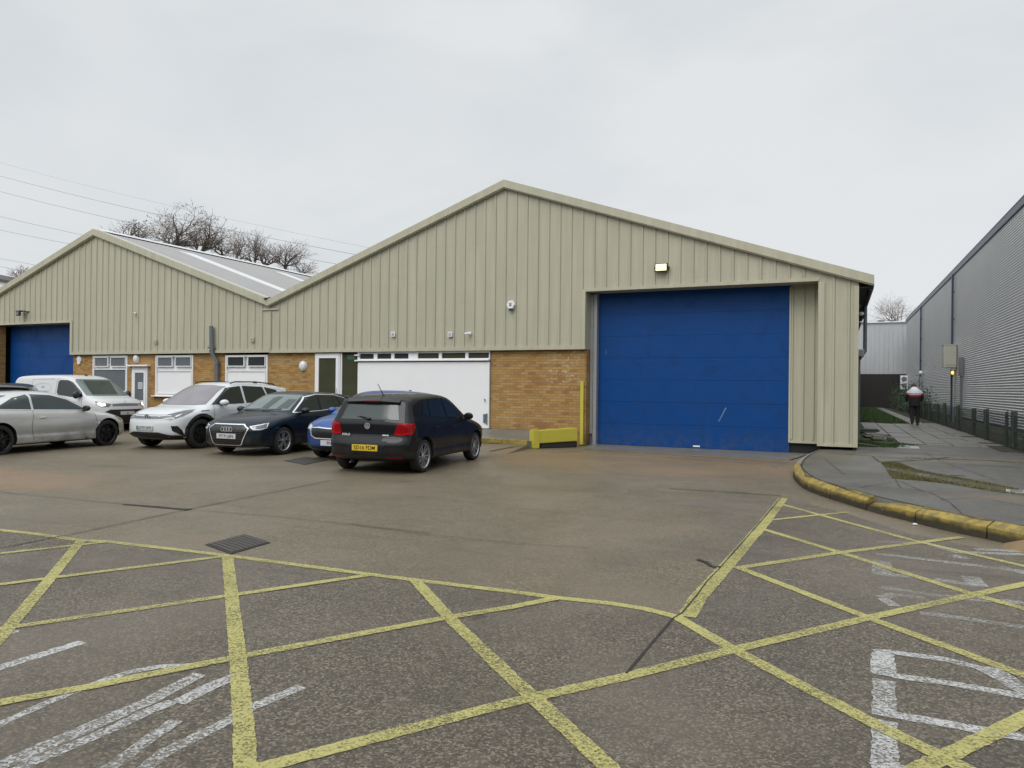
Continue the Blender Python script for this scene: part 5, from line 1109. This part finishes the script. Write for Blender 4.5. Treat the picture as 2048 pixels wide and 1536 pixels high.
c.side_glass([[(1.02, 1.07), (.38, 1.49), (-.12, 1.545), (-.10, 1.09)], [(-.18, 1.095), (-.20, 1.55), (-.95, 1.525), (-1.05, 1.13)], [(-1.11, 1.135), (-1.02, 1.52), (-1.45, 1.45), (-1.62, 1.24)]], G_dark)
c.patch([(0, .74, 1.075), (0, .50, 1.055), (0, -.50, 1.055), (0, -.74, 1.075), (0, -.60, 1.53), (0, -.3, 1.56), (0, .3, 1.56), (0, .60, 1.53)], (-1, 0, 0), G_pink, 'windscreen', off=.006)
c.patch([(0, .60, 1.10), (0, -.60, 1.10), (0, -.52, 1.40), (0, .52, 1.40)], (1, 0, 0), G_dark, 'rear_window', off=.006)
D = (-1, 0, 0)
g = c.patch([(0, .56, .80), (0, .2, .795), (0, -.2, .795), (0, -.56, .80), (0, -.56, .735), (0, -.2, .725), (0, .2, .725), (0, .56, .735)], D, M['lamp'], 'grille_bar', off=.005)
b = MB(); c.line([(0, -.62, .815), (0, 0, .80), (0, .62, .815)], .012, D, mb=b, off=.009); c.line([(0, -.5, .728), (0, 0, .722), (0, .5, .728)], .012, D, mb=b, off=.009); b.build('light_bar', CHR, g)
for sd in (1, -1):
    D2 = (-1, -sd*.55, 0)
    hl = c.patch([(2.2, sd*.36, .775), (2.15, sd*.60, .845), (1.95, sd*.80, .925), (1.70, sd*.90, .955), (1.74, sd*.90, .90), (1.95, sd*.84, .80), (2.12, sd*.66, .72), (2.2, sd*.50, .725)], D2, M['lamp'], 'headlight', off=.007)
    b = MB(); c.line([(2.2, sd*.36, .79), (2.15, sd*.60, .858), (1.95, sd*.80, .94), (1.70, sd*.90, .965), (1.74, sd*.90, .90)], .014, D2, mb=b, off=.010); c.patch([(2.0, sd*.68, .80), (1.95, sd*.76, .85), (1.90, sd*.80, .86), (1.98, sd*.72, .79)], D2, None, '', None, .011, .03, b); b.build('light_guide', M['lamp_pale'], hl)
    c.patch([(2.1, sd*.66, .58), (2.05, sd*.80, .58), (1.98, sd*.86, .47), (1.95, sd*.90, .33), (2.0, sd*.84, .37), (2.1, sd*.70, .46)], D2, M['grille'], 'air_intake', off=.006)
c.patch([(0, .84, .35), (0, .66, .36), (0, .40, .425), (0, -.40, .425), (0, -.66, .36), (0, -.84, .35), (0, -.74, .225), (0, .74, .225)], D, TRIM, 'bumper_insert', off=.007)
c.patch([(0, .52, .335), (0, .30, .37), (0, -.30, .37), (0, -.52, .335), (0, -.48, .28), (0, .48, .28)], D, M['grille'], 'lower_grille', off=.011)
b = MB(); c.line([(0, -.72, .25), (0, 0, .245), (0, .72, .25)], .018, D, mb=b, off=.013); b.build('skid_trim', M['pipe'], c.root)
for sd in (1, -1):
    b = MB(); dd = (0, -sd, 0)
    for xa in (1.385, -1.385):
        c.line([(xa+.455*math.cos(t), 0, .375+.455*math.sin(t)) for t in [R_(a) for a in range(-8, 189, 14)]], .075, dd, mb=b, off=.006)
    c.patch([(.95, 0, .40), (-.95, 0, .40), (-.95, 0, .24), (.95, 0, .24)], dd, None, '', None, .006, .06, b); b.build('arch_trim', TRIM, c.root)
c.roundel((0, 0, .765), D, .088, CHR); c.plate(2.3, .52, 1, 'LD72 DPX', green=True)
for sd in (1, -1):
    b = MB(); b.tube([(.15, sd*.60, 1.61), (.0, sd*.60, 1.655), (-.8, sd*.60, 1.66), (-1.5, sd*.575, 1.61), (-1.62, sd*.565, 1.575)], .017, 8); b.build('roof_rail', TRIM, c.root, True)
b = MB(); b.ball((-1.45, 0, 1.625), (.09, .02, .05), 8); b.build('antenna', TRIM, c.root, True)
c.seam([[(-.13, .42), (-.14, 1.08)], [(.92, .42), (1.02, .75), (.98, 1.06)], [(-.98, .5), (-1.12, .85), (-1.08, 1.12)]]); c.handles([(.02, .98), (-.98, 1.01)])
b = MB(); c.line([(1.40, 0, .92), (1.15, 0, .935)], .018, (0, -1, 0), mb=b, off=.006); b.build('badge', M['grille'], c.root)
c.mirror(.72, 1.10, PWt, (.12, .12, .08))
b = MB(); c.line([(0, .62, .86), (0, .35, .83), (0, -.35, .83), (0, -.62, .86)], .01, D, mb=b, off=.0035); b.build('bonnet_seam', M['grille'], c.root)

# ---- 3 dark navy hatchback, facing the camera
sp = dict(w=.89, xf=2.20, xr=-2.11, wb=2.637, R=.318, belt=[(-2.1, 1.0), (.8, .925), (1.1, .90), (2.2, .76)], tum=.40, pf=(1.3, .17), pr=(-1.3, .15), p=2.8, zs=.6, crease=.38,
          prof=[(-2.02, .26, .12), (-2.10, .40, .2), (-2.11, .62, .25), (-2.06, .82, .2), (-2.02, .98, .15), (-1.85, 1.16, .14), (-1.68, 1.32, .1), (-1.6, 1.355, .1), (-1.1, 1.405, .1), (-.4, 1.43, .1), (.0, 1.42, .12), (.35, 1.33, .15), (.75, 1.14, .18), (1.08, .975, .2), (1.2, .945, .2), (1.6, .89, .25), (1.95, .80, .32), (2.12, .70, .35), (2.185, .60, .36), (2.2, .42, .36), (2.18, .28, .3), (2.05, .19, .2), (1.6, .17, .1), (0, .17, .08), (-1.6, .18, .1)])
c = Car('parked_hatchback', 'dark navy hatchback with four ring badge and large chrome framed grille', 'car', sp, (-12.45, 14.26), -86.5, PN); c.wheels('twin', M['alloy'], .21, .73)
c.side_glass([[(.84, .955), (.30, 1.27), (-.10, 1.335), (-.06, .975)], [(-.14, .98), (-.18, 1.34), (-.85, 1.32), (-1.02, 1.01)], [(-1.08, 1.015), (-.92, 1.31), (-1.25, 1.24), (-1.42, 1.08)]], G_dark)
for sd in (1, -1): b = MB(); c.line([(.92, 0, .94), (.30, 0, 1.295), (-.1, 0, 1.36), (-.85, 0, 1.345), (-1.25, 0, 1.265), (-1.48, 0, 1.07)], .016, (0, -sd, 0), mb=b, off=.009); c.line([(.92, 0, .94), (-.1, 0, .965), (-1.48, 0, 1.06)], .016, (0, -sd, 0), mb=b, off=.009); b.build('window_trim', CHR, c.root)
ws = c.patch([(0, .68, .99), (0, .40, .975), (0, -.40, .975), (0, -.68, .99), (0, -.54, 1.345), (0, .54, 1.345)], (-1, 0, 0), G_pale, 'windscreen', off=.006)
b = MB(); c.patch([(0, -.08, 1.02), (0, -.10, 1.26), (0, -.02, 1.30), (0, .14, 1.30), (0, .12, 1.02)], (-1, 0, 0), None, '', None, .009, .04, b); c.patch([(0, .34, 1.03), (0, .36, 1.24), (0, .56, 1.24), (0, .60, 1.03)], (-1, 0, 0), None, '', None, .009, .04, b); b.build('seat_shape', G_mid, ws, True)
b = MB(); c.line([(0, -.55, .985), (0, -.05, 1.0)], .02, (-1, 0, 0), mb=b, off=.02); c.line([(0, -.02, .985), (0, .5, 1.005)], .02, (-1, 0, 0), mb=b, off=.02); b.build('wiper', TRIM, c.root)
c.patch([(0, .58, 1.0), (0, -.58, 1.0), (0, -.48, 1.26), (0, .48, 1.26)], (1, 0, 0), G_dark, 'rear_window', off=.006)
D = (-1, 0, 0); hexa = [(0, -.40, .70), (0, .40, .70), (0, .53, .615), (0, .39, .285), (0, .33, .255), (0, -.33, .255), (0, -.39, .285), (0, -.53, .615)]
g = c.patch(hexa, D, M['grille'], 'grille', off=.006); b = MB(); c.line(hexa, .022, D, mb=b, off=.013, closed=True); b.build('grille_frame', CHR, g)
b = MB()
for i in range(9): c.line([(0, -.42+.0*i, .30+.042*i), (0, .42, .30+.042*i)], .007, D, mb=b, off=.009)
b.build('grille_slat', M['iron'], g)
c.roundel((0, 0, .60), D, .052, CHR, 'rings'); c.plate(2.2, .445, 1, 'YF19 LBN')
for sd in (1, -1):
    D2 = (-1, -sd*.5, 0); hl = c.patch([(2.1, sd*.56, .655), (2.0, sd*.74, .69), (1.85, sd*.83, .725), (1.90, sd*.83, .63), (2.0, sd*.76, .595), (2.1, sd*.62, .60)], D2, M['lamp'], 'headlight', off=.007)
    b = MB(); c.line([(2.1, sd*.56, .66), (2.0, sd*.74, .695), (1.85, sd*.83, .73), (1.90, sd*.83, .635), (2.0, sd*.76, .60), (2.1, sd*.64, .60)], .022, D2, mb=b, off=.012, closed=True); b.build('light_guide', M['lamp_pale'], hl)
    c.patch([(2.1, sd*.60, .42), (2.0, sd*.82, .44), (1.95, sd*.82, .31), (2.1, sd*.56, .29)], D2, M['grille'], 'air_intake', off=.005)
b = MB(); c.line([(0, -.78, .24), (0, 0, .20), (0, .78, .24)], .016, D, mb=b, off=.010); b.build('bumper_lip', M['pipe'], c.root)
c.seam([[(-.1, .28), (-.12, .95)], [(.82, .3), (.92, .6), (.88, .92)], [(-.95, .5), (-1.08, .78), (-1.05, 1.0)]]); c.handles([(.02, .83), (-.92, .85)]); c.mirror(.66, .97, PN, (.10, .11, .07))
b = MB(); c.line([(2.05, .70, .80), (1.5, .66, .9), (1.15, .62, .945)], .01, (0, 0, -1), mb=b, off=.003); c.line([(2.05, -.70, .80), (1.5, -.66, .9), (1.15, -.62, .945)], .01, (0, 0, -1), mb=b, off=.003); b.build('bonnet_seam', M['grille'], c.root)

# ---- 4 blue hatchback half hidden by the black one
sp = dict(w=.895, xf=2.18, xr=-2.18, wb=2.65, R=.318, belt=[(-2.1, 1.02), (.8, .95), (1.1, .93), (2.2, .82)], tum=.38, pf=(1.25, .22), pr=(-1.3, .15), p=2.6, zs=.62, crease=.4,
          prof=[(-2.1, .27, .12), (-2.17, .42, .2), (-2.18, .65, .25), (-2.12, .9, .2), (-1.95, 1.15, .14), (-1.78, 1.36, .1), (-1.5, 1.42, .1), (-.8, 1.475, .1), (-.2, 1.485, .1), (.15, 1.45, .12), (.5, 1.32, .15), (.9, 1.12, .18), (1.15, 1.0, .2), (1.3, .975, .22), (1.65, .93, .28), (1.95, .85, .36), (2.1, .76, .40), (2.16, .66, .42), (2.18, .48, .42), (2.15, .30, .35), (2.0, .2, .2), (1.6, .18, .1), (0, .18, .08), (-1.6, .19, .1)])
c = Car('parked_hatchback', 'blue hatchback with chrome edged grille, partly hidden behind the black hatchback', 'car', sp, (-9.80, 14.44), -85.0, PBl); c.wheels('twin', M['alloy'], .205, .72)
c.side_glass([[(.86, .975), (.35, 1.32), (-.08, 1.40), (-.05, .99)], [(-.13, .995), (-.17, 1.405), (-.9, 1.38), (-1.05, 1.03)]], G_dark)
c.patch([(0, .70, 1.03), (0, -.70, 1.03), (0, -.55, 1.40), (0, .55, 1.40)], (-1, 0, 0), G_mid, 'windscreen', off=.006); c.patch([(0, .58, 1.05), (0, -.58, 1.05), (0, -.48, 1.3), (0, .48, 1.3)], (1, 0, 0), G_dark, 'rear_window', off=.006)
D = (-1, 0, 0); gr = [(0, -.58, .69), (0, -.35, .70), (0, -.12, .685), (0, .12, .685), (0, .35, .70), (0, .58, .69), (0, .55, .53), (0, .42, .475), (0, -.42, .475), (0, -.55, .53)]
g = c.patch(gr, D, M['grille'], 'grille', off=.006); b = MB(); c.line(gr, .022, D, mb=b, off=.013, closed=True); b.build('grille_frame', CHR, g)
c.roundel((0, 0, .755), D, .045, CHR, 'dot'); c.plate(2.2, .385, 1, 'FN70')
for sd in (1, -1):
    D2 = (-1, -sd*.5, 0); hl = c.patch([(2.1, sd*.60, .73), (2.0, sd*.76, .77), (1.85, sd*.84, .81), (1.88, sd*.85, .72), (2.0, sd*.78, .66), (2.1, sd*.62, .66)], D2, M['lamp_pale'], 'headlight', off=.007)
c.patch([(0, .74, .30), (0, -.74, .30), (0, -.66, .21), (0, .66, .21)], D, PN, 'bumper_insert', off=.006)
c.mirror(.70, 1.0, PBl, (.10, .11, .07)); c.seam([[(-.1, .3), (-.1, .97)], [(.85, .3), (.95, .6), (.9, .94)]]); b = MB(); b.ball((-1.35, 0, 1.45), (.09, .02, .045), 8); b.build('antenna', PN, c.root, True)

# ---- 5 silver coupe, seen from its right side
sp = dict(w=.905, xf=2.28, xr=-2.40, wb=2.84, R=.335, belt=[(-2.4, .97), (-1.2, .97), (.9, .915), (1.2, .88), (2.28, .74)], tum=.50, pf=(1.4, .24), pr=(-1.5, .2), p=2.6, zs=.58, crease=.44,
          prof=[(-2.3, .28, .12), (-2.39, .42, .2), (-2.40, .65, .25), (-2.34, .85, .2), (-2.25, .97, .14), (-1.95, 1.04, .16), (-1.5, 1.18, .16), (-1.0, 1.32, .14), (-.5, 1.39, .13), (-.05, 1.40, .13), (.3, 1.34, .15), (.7, 1.17, .18), (1.1, .97, .2), (1.22, .94, .2), (1.6, .89, .26), (1.95, .80, .34), (2.18, .68, .4), (2.27, .52, .42), (2.28, .36, .4), (2.18, .22, .3), (1.7, .18, .1), (0, .17, .08), (-1.7, .19, .1)])
c = Car('parked_coupe', 'silver two door coupe with black wheels at the left photo edge', 'car', sp, (-17.60, 11.12, -.02), 97.5, PS); c.wheels('twin', M['alloy_dark'], .235, .76)
c.side_glass([[(.83, .945), (.35, 1.20), (-.05, 1.305), (-.55, 1.33), (-.60, .985)], [(-.66, .99), (-.62, 1.325), (-1.0, 1.25), (-1.35, 1.10), (-1.48, 1.02)]], G_mid)
for sd in (1, -1): b = MB(); c.line([(.95, 0, .93), (0, 0, .955), (-1.0, 0, .985), (-1.5, 0, 1.005)], .018, (0, -sd, 0), mb=b, off=.009); b.build('window_trim', CHR, c.root)
c.patch([(0, .66, .985), (0, -.66, .985), (0, -.50, 1.31), (0, .50, 1.31)], (-1, 0, 0), G_mid, 'windscreen', off=.006); c.patch([(0, .6, 1.06), (0, -.6, 1.06), (0, -.46, 1.30), (0, .46, 1.30)], (1, 0, 0), G_mid, 'rear_window', off=.006)
for sd in (1, -1):
    D2 = (-1, -sd*.9, 0); c.patch([(2.12, sd*.62, .69), (1.95, sd*.78, .735), (1.72, sd*.87, .76), (1.80, sd*.86, .68), (2.0, sd*.80, .59), (2.12, sd*.70, .60)], D2, M['lamp'], 'headlight', off=.007)
    D3 = (1, -sd*.7, 0); c.patch([(-2.36, sd*.5, .84), (-2.2, sd*.78, .86), (-2.1, sd*.84, .80), (-2.3, sd*.7, .72), (-2.38, sd*.5, .74)], D3, M['redlamp'], 'tail_light', off=.007)
c.patch([(0, .45, .62), (0, -.45, .62), (0, -.38, .42), (0, .38, .42)], (-1, 0, 0), M['grille'], 'grille', off=.006)
c.seam([[(.98, .28), (1.08, .55), (1.0, .9)], [(-.62, .30), (-.70, .6), (-.64, .96)]]); c.handles([(-.42, .80)], CHR); c.mirror(.70, .965, M['black_plastic'], (.09, .10, .07))
b = MB()
for sd in (1, -1): c.line([(1.6, 0, .80), (.8, 0, .775), (-.5, 0, .79), (-1.6, 0, .82)], .012, (0, -sd, 0), mb=b, off=.004); 
b.build('side_crease', PS, c.root, True)

# ---- 6 white panel van with its headlights on
sp = dict(w=.92, xf=2.28, xr=-2.12, wb=2.785, R=.33, belt=[(-2.1, 1.12), (.8, 1.10), (1.3, 1.08), (2.2, .95)], tum=.17, pf=(1.5, .17), pr=(-1.9, .03), p=3.4, zs=.8, zm=.8, gap=.05, crease=.48,
          prof=[(-2.05, .30, .1), (-2.12, .45, .12), (-2.12, 1.0, .12), (-2.08, 1.55, .12), (-2.0, 1.75, .14), (-1.85, 1.81, .15), (-1.0, 1.84, .15), (.0, 1.845, .15), (.45, 1.80, .16), (.75, 1.68, .18), (1.2, 1.38, .2), (1.55, 1.16, .22), (1.68, 1.12, .22), (1.95, 1.06, .3), (2.14, .96, .34), (2.23, .80, .36), (2.27, .60, .36), (2.27, .40, .36), (2.18, .26, .25), (1.7, .22, .1), (0, .2, .08), (-1.7, .22, .1)])
c = Car('panel_van', 'white panel van with lit headlights parked close to the wall', 'van', sp, (-23.73, 16.62), 3.0, PV); c.wheels('steel', M['alloy_dark'], .205, .68)
for sd in (1, -1): c.patch([(x, 0, z) for x, z in [(1.30, 1.14), (1.18, 1.28), (.72, 1.60), (.50, 1.665), (.15, 1.665), (.08, 1.60), (.08, 1.25), (.16, 1.18), (.7, 1.12), (1.2, 1.10)]], (0, -sd, 0), G_dark, 'window', off=.006)
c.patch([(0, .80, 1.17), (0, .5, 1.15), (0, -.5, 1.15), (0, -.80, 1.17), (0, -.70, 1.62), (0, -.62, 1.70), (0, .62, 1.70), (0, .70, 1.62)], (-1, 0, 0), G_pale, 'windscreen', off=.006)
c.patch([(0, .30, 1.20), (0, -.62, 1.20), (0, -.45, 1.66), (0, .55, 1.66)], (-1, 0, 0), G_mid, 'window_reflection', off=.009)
D = (-1, 0, 0)
for sd in (1, -1):
    D2 = (-1, -sd*.6, 0); hl = c.patch([(2.15, sd*.50, .90), (2.05, sd*.72, .94), (1.85, sd*.86, .985), (1.90, sd*.87, .88), (2.05, sd*.80, .80), (2.15, sd*.60, .81)], D2, M['lamp'], 'headlight', off=.007)
    b = MB(); c.patch([(2.05, sd*.66, .90), (1.95, sd*.80, .935), (1.92, sd*.84, .90), (2.0, sd*.78, .835), (2.08, sd*.68, .845)], D2, None, '', None, .012, .03, b); b.build('bulb', M['lamp_on'], hl)
c.patch([(0, .50, .90), (0, .2, .915), (0, -.2, .915), (0, -.50, .90), (0, -.50, .83), (0, .50, .83)], D, M['pipe'], 'grille_bar', off=.006)
c.patch([(0, .60, .72), (0, -.60, .72), (0, -.80, .62), (0, -.72, .34), (0, -.5, .27), (0, .5, .27), (0, .72, .34), (0, .80, .62)], D, M['grille'], 'grille', off=.006)
c.roundel((0, 0, .955), D, .05, CHR, 'oval'); c.plate(2.3, .60, 1, 'LK21 VNC'[:0] or 'LJ', w=.52)
c.seam([[(1.25, .45), (1.33, .8), (1.28, 1.08)], [(.02, .40), (.02, 1.68), (.1, 1.72)], [(-1.15, .45), (-1.15, 1.68), (-.1, 1.70)]]); c.handles([(.18, 1.02), (-.12, 1.02)], TRIM); c.mirror(1.15, 1.17, TRIM, (.10, .11, .13))
b = MB(); c.line([(-.62+.42*math.cos(t), 0, 1.40+.15*math.sin(t)) for t in [6.2832*i/24 for i in range(24)]], .014, (0, 1, 0), mb=b, off=.005, closed=True); lo = b.build('logo', simple('logo_grey', (.36, .40, .42), .5), c.root)
b = MB(); c.patch([(-.72, 0, 1.40), (-.62, 0, 1.48), (-.5, 0, 1.42)], (0, 1, 0), None, '', None, .006, .03, b); b.build('leaf_mark', simple('logo_green', (.22, .42, .30), .5), lo); b = MB(); c.line([(-.86, 0, 1.29), (-.36, 0, 1.29)], .03, (0, 1, 0), mb=b, off=.006); b.build('text_strip', simple('logo_blue', (.28, .34, .45), .5), lo)
b = MB(); b.ball((.35, 0, 1.83), (.07, .02, .05), 8); b.build('antenna', TRIM, c.root, True)

# ---- 7 dark estate behind the coupe, seen from behind
sp = dict(w=.91, xf=2.2, xr=-2.2, wb=2.65, R=.34, belt=[(-2.1, 1.06), (.8, .98), (1.1, .96), (2.2, .82)], tum=.38, pf=(1.3, .2), pr=(-1.5, .12), p=2.8, zs=.65,
          prof=[(-2.12, .30, .12), (-2.2, .45, .2), (-2.2, .7, .25), (-2.13, .95, .2), (-2.0, 1.18, .14), (-1.88, 1.41, .1), (-2.0, 1.455, .06), (-1.92, 1.485, .08), (-1.3, 1.53, .1), (-.4, 1.56, .1), (.1, 1.53, .12), (.5, 1.38, .15), (1.0, 1.1, .2), (1.2, 1.04, .2), (1.7, .95, .28), (2.05, .82, .36), (2.18, .6, .4), (2.2, .4, .35), (2.1, .24, .2), (1.6, .2, .1), (0, .2, .08), (-1.6, .21, .1)])
c = Car('parked_suv', 'dark car with a black roof spoiler, mostly hidden behind the silver coupe', 'car', sp, (-21.05, 12.65), 143, PD); c.wheels('twin', M['alloy'], .21, .72)
c.patch([(0, .62, 1.10), (0, -.62, 1.10), (0, -.54, 1.38), (0, .54, 1.38)], (1, 0, 0), G_pale, 'rear_window', off=.006); c.patch([(0, .7, 1.06), (0, -.7, 1.06), (0, -.55, 1.48), (0, .55, 1.48)], (-1, 0, 0), G_mid, 'windscreen', off=.006)
c.side_glass([[(.86, 1.01), (.35, 1.38), (-.08, 1.47), (-.05, 1.03)], [(-.13, 1.035), (-.17, 1.475), (-1.2, 1.43), (-1.5, 1.09)]], G_mid)
for sd in (1, -1): c.patch([(-2.14, sd*.45, .92), (-2.0, sd*.78, .96), (-1.9, sd*.84, .90), (-2.1, sd*.75, .82), (-2.17, sd*.45, .84)], (1, -sd*.6, 0), M['redlamp'], 'tail_light', off=.008)
c.plate(-2.2, .75, -1, ' ', True); c.mirror(.7, 1.05, PD)
# ------------------------------------------------------------------ the walker
def loft(mb, rings, mi=0, n=16, cap=True):
    vs = []
    for (cx, cy, cz, rx, ry) in rings:
        for j in range(n): t = 6.28318*j/n; vs.append((cx+rx*math.copysign(abs(math.cos(t))**.85, math.cos(t)), cy+ry*math.copysign(abs(math.sin(t))**.85, math.sin(t)), cz))
    k = len(rings); fs = [(i*n+j, i*n+(j+1) % n, (i+1)*n+(j+1) % n, (i+1)*n+j) for i in range(k-1) for j in range(n)]
    if cap: fs += [tuple(range(n))[::-1], tuple((k-1)*n+j for j in range(n))]
    mb.add(vs, fs, mi)
def skin_body(name, joints, edges, radii, mat, parent, root=0, sub=2):
    me = bpy.data.meshes.new(name); me.from_pydata(joints, edges, []); o = bpy.data.objects.new(name, me); COL.objects.link(o)
    mo = o.modifiers.new('s', 'SKIN'); mo.use_smooth_shade = True
    for v, r in zip(me.skin_vertices[0].data, radii): v.radius = r if isinstance(r, tuple) else (r, r)
    me.skin_vertices[0].data[root].use_root = True; ss = o.modifiers.new('d', 'SUBSURF'); ss.levels = ss.render_levels = sub
    bpy.context.view_layer.update(); m2 = bpy.data.meshes.new_from_object(o.evaluated_get(bpy.context.evaluated_depsgraph_get())); m2.materials.clear(); m2.materials.append(mat); m2.polygons.foreach_set('use_smooth', [True]*len(m2.polygons))
    bpy.data.objects.remove(o); o = bpy.data.objects.new(name, m2); COL.objects.link(o); o.parent = parent; return o
cloth_b = simple('black_cloth', (.010, .010, .011), .9); cloth_w = simple('white_cloth', (.58, .60, .66), .85, var=.06); cloth_r = simple('red_cloth', (.32, .012, .025), .85); shoe = simple('dark_shoe', (.02, .02, .02), .6)
px_, py_ = gp(1829, 851, PZ+.015)
t = thing('person', 'person walking away in a white, red and black jacket and black trousers', 'person', (px_, py_, PZ+.015), R_(4))
J = [(0, 0, .98), (0, .0, 1.15), (0, .03, 1.36), (0, .10, 1.48), (0, .19, 1.53), (0, .25, 1.585), (.10, 0, .93), (.115, .09, .52), (.11, -.0, .10), (.115, .16, .045), (-.10, 0, .93), (-.105, .02, .52), (-.10, -.16, .14), (-.105, -.04, .06),
     (.17, .04, 1.42), (.27, .05, 1.18), (.24, .20, 1.02), (.22, .27, .99), (-.17, .04, 1.42), (-.27, .05, 1.18), (-.24, .20, 1.02), (-.22, .27, .99)]
E_ = [(0, 1), (1, 2), (2, 3), (3, 4), (4, 5), (0, 6), (6, 7), (7, 8), (8, 9), (0, 10), (10, 11), (11, 12), (12, 13), (2, 14), (14, 15), (15, 16), (16, 17), (2, 18), (18, 19), (19, 20), (20, 21)]
Rd = [.12, .12, .13, .06, .085, .085, .09, .065, .045, .04, .09, .065, .045, .04, .065, .05, .04, .028, .065, .05, .04, .028]
skin_body('body', J, E_, Rd, M['skin'], t)
b = MB(); loft(b, [(0, .0, .80, .20, .15), (0, .0, .95, .205, .155), (0, .01, 1.10, .215, .16), (0, .02, 1.195, .225, .165)], 2); loft(b, [(0, .02, 1.19, .228, .168), (0, .025, 1.26, .232, .170)], 1); loft(b, [(0, .025, 1.255, .230, .168), (0, .025, 1.295, .228, .166)], 0); loft(b, [(0, .025, 1.29, .232, .169), (0, .03, 1.31, .232, .169)], 2)
loft(b, [(0, .03, 1.305, .229, .167), (0, .04, 1.40, .215, .158), (0, .06, 1.47, .175, .14), (0, .09, 1.53, .12, .11), (0, .12, 1.57, .075, .08)], 0)
for sd in (1, -1):
    b.tube([(sd*.17, .04, 1.41), (sd*.245, .045, 1.31)], [.075, .07], 12, 0); b.tube([(sd*.243, .045, 1.312), (sd*.26, .05, 1.25)], [.072, .068], 12, 1); b.tube([(sd*.258, .05, 1.253), (sd*.285, .06, 1.13), (sd*.25, .19, 1.02)], [.07, .062, .05], 12, 2)
b.build('jacket', [cloth_w, cloth_r, cloth_b], t, True, 40)
b = MB()
for sd, kn, an in ((1, (.115, .09, .52), (.11, -.0, .10)), (-1, (-.105, .02, .52), (-.10, -.16, .14))): b.tube([(sd*.09, 0, .95), (sd*.10, .02, .80), kn, an], [.115, .11, .085, .072], 12)
loft(b, [(0, 0, .80, .19, .14), (0, 0, .98, .185, .14)]); b.build('trousers', cloth_b, t, True, 50)
b = MB(); b.ball((0, .26, 1.60), (.088, .10, .10), 10); b.build('hair', simple('dark_hair', (.012, .010, .009), .7), t, True)
for q in ((.112, .06, .045), (-.102, -.10, .09)):
    b = MB(); b.ball(q, (.045, .13, .05), 10); b.build('shoe', shoe, t, True)
for sd in (1, -1):                         # hands: palm and five fingers, reaching forward
    hx, hy, hz = sd*.235, .25, 1.0; JJ = [(hx, hy-.03, hz), (hx, hy+.04, hz-.01)]; EE = [(0, 1)]; RR = [(.026, .018), (.036, .016)]
    for i, L in enumerate((.06, .072, .068, .052)):
        k = len(JJ); x = hx+sd*(.024-.016*i); JJ += [(x, hy+.055, hz-.008), (x, hy+.055+L*.6, hz-.02), (x, hy+.055+L*.75, hz-.05)]; EE += [(1, k), (k, k+1), (k+1, k+2)]; RR += [.010, .009, .008]
    k = len(JJ); JJ += [(hx-sd*.035, hy+.0, hz-.005), (hx-sd*.045, hy+.05, hz-.02)]; EE += [(0, k), (k, k+1)]; RR += [.012, .009]
    skin_body('hand', JJ, EE, RR, M['skin'], t, 0, 1)
